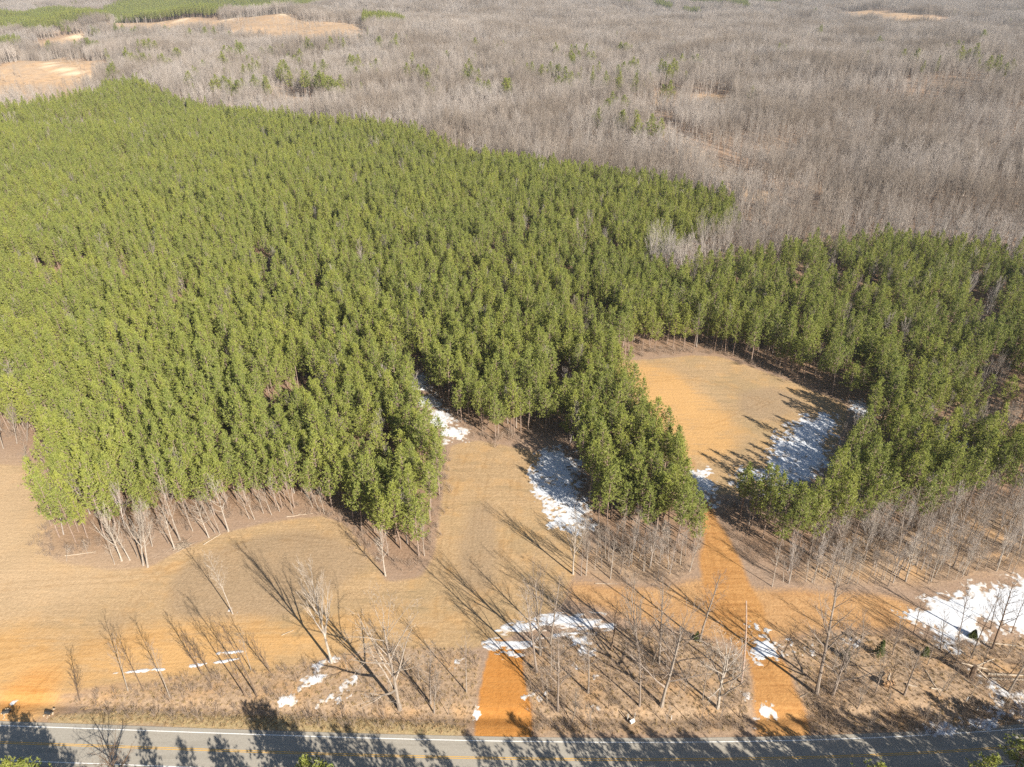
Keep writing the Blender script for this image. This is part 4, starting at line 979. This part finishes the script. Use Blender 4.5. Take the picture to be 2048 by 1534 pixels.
snow([G_([(1170, 1330), (1200, 1338), (1190, 1358), (1172, 1352)]), G_([(1175, 1415), (1195, 1410), (1190, 1425), (1176, 1426)]), G_([(905, 1315), (918, 1312), (920, 1330), (908, 1332)]), G_([(1600, 1295), (1640, 1290), (1645, 1310), (1605, 1308)]), G_([(1500, 1250), (1545, 1252), (1540, 1270), (1515, 1268)]), G_([(1690, 1290), (1720, 1282), (1720, 1300), (1694, 1305)]), G_([(1900, 1300), (1935, 1290), (1940, 1310)])],
     'scattered specks of snow among the brush', thr=.74, soft=1.3, name='snow_specks', kind='stuff')

# ------------------------------------------------------------------ fallen wood, stump, brush pile
def stick(mb, a, b, r0, r1, sag=.0, bend=.15):
    a = np.asarray(a, float); b = np.asarray(b, float); n = 5; t = np.linspace(0, 1, n)[:, None]
    q = np.random.default_rng(int(abs(a[0] * 100) + abs(b[1] * 10)))
    pts = a + (b - a) * t + q.normal(0, bend * .3, (n, 3)) * np.sin(t * math.pi); mb.tube(pts, np.linspace(r0, r1, n), 6, True)
def log(u1, v1, u2, v2, r, label, limbs=3, name='fallen_log', z=None, m=None):
    a = gp(u1, v1); b = gp(u2, v2); a[2] += r * .8; b[2] += r * .5 + (z or 0)
    mb = MB(); stick(mb, a, b, r, r * .5); q = np.random.default_rng(int(u1 + v1)); L = np.linalg.norm(b - a)
    o = link(name, mb.mesh(name, m or M_LOG)); tag(o, label, 'log', 'fallen wood')
    for i in range(limbs):
        mb = MB(); t = q.uniform(.35, .95); p = a + (b - a) * t; d = unit((b - a)) * q.uniform(.3, .8) + np.array([q.normal(0, .6), q.normal(0, .6), q.uniform(.15, .6)])
        stick(mb, p, p + d * L * q.uniform(.12, .25), r * .4, r * .12); link('limb', mb.mesh('limb', m or M_LOG), o)
    return o
log(1953, 1283, 2060, 1296, .17, 'long bleached fallen log below the right snowfield')
log(1975, 1349, 2060, 1352, .24, 'upper of two thick bleached logs at the right margin')
log(1982, 1358, 2060, 1361, .22, 'lower of two thick bleached logs at the right margin', 1)
log(1812, 1370, 1834, 1374, .22, 'short pale log right of the uprooted stump', 1)
log(1862, 1377, 1886, 1381, .16, 'pale log lying across the crossed branches', 2)
log(1850, 1340, 1882, 1392, .13, 'long thin fallen trunk crossing the pale log', 4)
log(1928, 1358, 1958, 1378, .12, 'thin fallen branch below the broken stump', 2)
log(1978, 1320, 2012, 1343, .10, 'curved fallen branch right of the broken stump', 3)
log(573, 1034, 626, 1027, .12, 'pale stick lying along the upper field edge', 2)
log(407, 1090, 442, 1068, .12, 'pale pole lying on the curved field edge', 2)
log(130, 1112, 192, 1104, .09, 'pale branch under the left pine tip', 3)
log(563, 1271, 588, 1260, .07, 'thin pale branch lying on the open clay', 1)
log(1190, 1167, 1234, 1168, .10, 'pale stick along the foot of the clay bank', 2)
log(1600, 1395, 1618, 1386, .08, 'small fallen stick at the foot of the leaning trees', 1)
# broken stump with its snapped limbs still hanging
b0 = gp(1941, 1357); mb = MB()
stick(mb, b0 - np.array([0, 0, .3]), b0 + np.array([-.15, .1, 3.6]), .52, .42)
st = link('broken_stump', mb.mesh('broken_stump', M_DARK)); tag(st, 'thick dark broken stump with snapped pale limbs near the road snow', 'stump')
tp = b0 + np.array([-.15, .1, 3.4])
for d, r0 in (((-2.6, .3, .6), .16), ((2.4, -.2, -.5), .17), ((4.2, 1.2, .7), .15), ((3.0, -1.4, -2.6), .1)):
    mb = MB(); stick(mb, tp, tp + np.array(d), r0, r0 * .5); link('snapped_limb', mb.mesh('snapped_limb', M_LOG), st)
# uprooted stump: root plate on edge and trunk stub
M_CLAY = plain_mat('root_clay', (0.22, 0.125, 0.06), (0.34, 0.20, 0.10), 2.0)
b0 = gp(1774, 1374); mb = MB(); q = np.random.default_rng(5)
k = 26
rim_ = np.array([[math.cos(a) * 1.15 * q.uniform(.75, 1.15), .12 * q.normal(), 1.0 + math.sin(a) * 1.05 * q.uniform(.75, 1.15)] for a in np.linspace(0, 2 * math.pi, k, endpoint=False)])
T_ = []
for i in range(k):
    a, b = rim_[i], rim_[(i + 1) % k]
    for s in (-.45, .3): T_.append([b0 + np.array([0, s, 1.0]), b0 + a, b0 + b] if s < 0 else [b0 + np.array([0, s, 1.0]), b0 + b, b0 + a])
mb.tris(T_)
up = link('uprooted_stump', mb.mesh('uprooted_stump', M_CLAY)); tag(up, 'uprooted stump with an orange clay root plate in the right hand brush', 'stump')
mb = MB(); stick(mb, b0 + np.array([0, .3, 1.0]), b0 + np.array([1.6, 2.6, .6]), .24, .16); link('trunk', mb.mesh('uprooted_trunk', M_LOG), up)
mb = MB()
for i in range(14):
    a = q.uniform(0, 6.28); p0 = b0 + np.array([math.cos(a) * .7, -.1, 1 + math.sin(a) * .7]); mb.tube([p0, p0 + np.array([math.cos(a) * .8, q.uniform(-.7, .2), math.sin(a) * .6])], [.06, .015], 4)
link('roots', mb.mesh('roots', M_DARK), up)
# pile of cut brush at the field corner
b0 = gp(368, 1093); mb = MB()
for i in range(46):
    a = q.normal(.5, .5); L = q.uniform(1.5, 4.2); p0 = b0 + np.array([q.normal(0, .9), q.normal(0, .7), q.uniform(.05, .7)]); d = np.array([math.cos(a), math.sin(a), q.normal(0, .12)])
    stick(mb, p0 - d * L / 2, p0 + d * L / 2, .05, .015)
tag(link('brush_pile', mb.mesh('brush_pile', M_LOG)), 'pile of cut grey branches at the corner of the curved field edge', 'brush pile')

# ------------------------------------------------------------------ dead snag, cedar, culverts, posts
B = gp(1483, 1366); T = top_at(1492, 1202, B[1]); mb = MB(); t_ = np.linspace(0, 1, 8)[:, None]
pts = B + (T - B) * t_ + np.column_stack([.35 * np.sin(t_[:, 0] * 3.0), np.zeros(8), np.zeros(8)]); pts[0, 2] -= .3
mb.tube(pts, np.linspace(.2, .11, 8), 8, True)
sn = link('dead_snag', mb.mesh('dead_snag', bark_mat('snag_wood', (0.50, 0.38, 0.31), (0.44, 0.33, 0.27)))); tag(sn, 'tall branchless pinkish dead snag left of the right driveway', 'dead tree')
for i in range(4):
    mb = MB(); p = pts[2 + i]; a = i * 2.1; mb.tube([p, p + np.array([math.cos(a) * .7, math.sin(a) * .7, .3])], [.035, .012], 4); link('branch_stub', mb.mesh('branch_stub', M_LOG), sn)
def cedar(u, v, h, w, label, seed):
    r = np.random.default_rng(seed); t, c = MB(), MB(); t.tube([(0, 0, -.2), (0, 0, h * .5), (0, 0, h * .92)], [.11, .07, .015], 6)
    C_ = []; O_ = []
    for _ in range(420):
        z = r.uniform(.06, .98); a = r.uniform(0, 6.28); R_ = w * (1 - z) ** .75 * (.65 + .25 * math.sin(3 * a + seed)) * math.sqrt(r.uniform(.25, 1.1))
        C_.append((R_ * math.cos(a), R_ * math.sin(a), z * h)); O_.append((math.cos(a), math.sin(a), .3))
    c.tris(needles(r, np.array(C_), 5, .34, .07, .5, np.array(O_)))
    p = gp(u, v); add_tree('cedar_bush', t.mesh('cedar_trunk', M_DARK), c.mesh('cedar_crown', M_CEDAR), tuple(p), 0, (1, 1, 1), label, 'cedar bush', 'evergreen bushes by the road')
cedar(1757, 1312, 4.6, 1.5, 'largest green cedar bush right of the leaning trees', 1)
cedar(1690, 1316, 2.8, 1.2, 'pale green cedar bush behind the thick leaning oak', 2)
cedar(1848, 1312, 2.6, 1.1, 'small green cedar bush in brush below the speckled snow', 3)
cedar(1393, 1280, 2.4, 1.0, 'small green bush beside the dark leaning tree on clay', 4)
cedar(1945, 1275, 2.2, 1.3, 'low green bush at the lower rim of the snowfield', 5)
M_PIPE = plain_mat('black_culvert_plastic', (0.02, 0.02, 0.02), (0.05, 0.05, 0.05), 4, .5)
M_CONC = plain_mat('pale_gravel', (0.55, 0.45, 0.33), (0.40, 0.32, 0.22), 6)
for u, v, sgn, lab in ((8, 1426, -1, 'black culvert pipe end left of the clay driveway at lower left'), (102, 1428, 1, 'black culvert pipe end right of the clay driveway at lower left')):
    p = gp(u, v); ax = np.array([.92 * sgn, -.18, .0]); mb = MB(); n = 14; ring = []
    c0 = p + np.array([0, 0, .2]) - ax * 1.2; u_ = np.array([.19 * sgn, .98, 0]); w_ = np.array([0, 0, 1.0])
    for k_, (s, r_) in enumerate(((0, .32), (1.4, .32), (1.4, .26), (.2, .26))):
        mb.v.append(np.array([c0 + ax * s + r_ * (math.cos(a) * u_ + math.sin(a) * w_) for a in np.linspace(0, 2 * math.pi, n, endpoint=False)]))
    for k_ in range(3):
        for j in range(n): mb.f.append((k_ * n + j, k_ * n + (j + 1) % n, (k_ + 1) * n + (j + 1) % n, (k_ + 1) * n + j))
    mb.f.append(tuple(3 * n + j for j in range(n))); mb.n = 4 * n
    cu = link('culvert_pipe', mb.mesh('culvert_pipe', M_PIPE)); tag(cu, lab, 'culvert', 'culvert pipes under the driveway')
    mb = MB(); q = np.random.default_rng(int(u + 5))
    for i in range(14):
        mb.box(p + np.array([q.normal(0, .5) - .4 * sgn, q.normal(.1, .5), .06]), q.uniform(.1, .26, 3), q.uniform(0, 3), q.uniform(-.4, .4))
    link('stones', mb.mesh('stones', M_CONC), cu)
M_POST = plain_mat('white_post_paint', (0.72, 0.72, 0.70), (0.58, 0.57, 0.54), 6); M_GREYW = plain_mat('weathered_post_wood', (0.30, 0.27, 0.24), (0.42, 0.38, 0.33), 6)
def post(u, v, h, label):
    p = gp(u, v); mb = MB(); mb.tube([p - np.array([0, 0, .2]), p + np.array([.02, 0, h])], [.07, .06], 8, True)
    o = link('marker_post', mb.mesh('marker_post', M_POST)); tag(o, label, 'marker post', 'white posts on the verge'); return o
post(1932, 1403, 1.3, 'white marker post in brush beyond the road snow, left one')
post(1953, 1422, 1.2, 'white marker post at the upper edge of the road snow')
post(1342, 1439, 1.1, 'thin white marker post on the verge in the brush island')
p0 = gp(1264, 1446); mb = MB(); mb.box(p0 + np.array([0, 0, .45]), (.9, .55, .55), .5, .25)
bx = link('utility_box', mb.mesh('utility_box', M_POST)); tag(bx, 'leaning white utility box between grey posts on the verge', 'utility box')
for dx, dy, h in ((-.75, .55, 1.6), (.55, .9, 1.5), (-.55, .8, 1.3)):
    mb = MB(); p = p0 + np.array([dx, dy, 0]); mb.tube([p - np.array([0, 0, .2]), p + np.array([.12 * dx, .1, h])], [.09, .08], 7, True); link('post', mb.mesh('grey_post', M_GREYW), bx)

# ------------------------------------------------------------------ haze: the air between here and the far hills
hm = bpy.data.materials.new('haze_air'); hm.use_nodes = True; ht = hm.node_tree; ht.nodes.clear()
ho = ht.nodes.new('ShaderNodeOutputMaterial'); hv = ht.nodes.new('ShaderNodeVolumePrincipled')
hv.inputs['Density'].default_value = HAZE; hv.inputs['Color'].default_value = (0.93, 0.96, 1.0, 1); hv.inputs['Anisotropy'].default_value = 0.45
ht.links.new(hv.outputs[0], ho.inputs['Volume'])
zlo = float(GZ.min()) - 1.0; zhi = max(float(GZ.max()) + 28, 126.0)
mb = MB(); mb.box((0, 3850, (zlo + zhi) / 2), (10700, 9700, zhi - zlo))
tag(link('haze', mb.mesh('haze', hm)), kind='stuff')
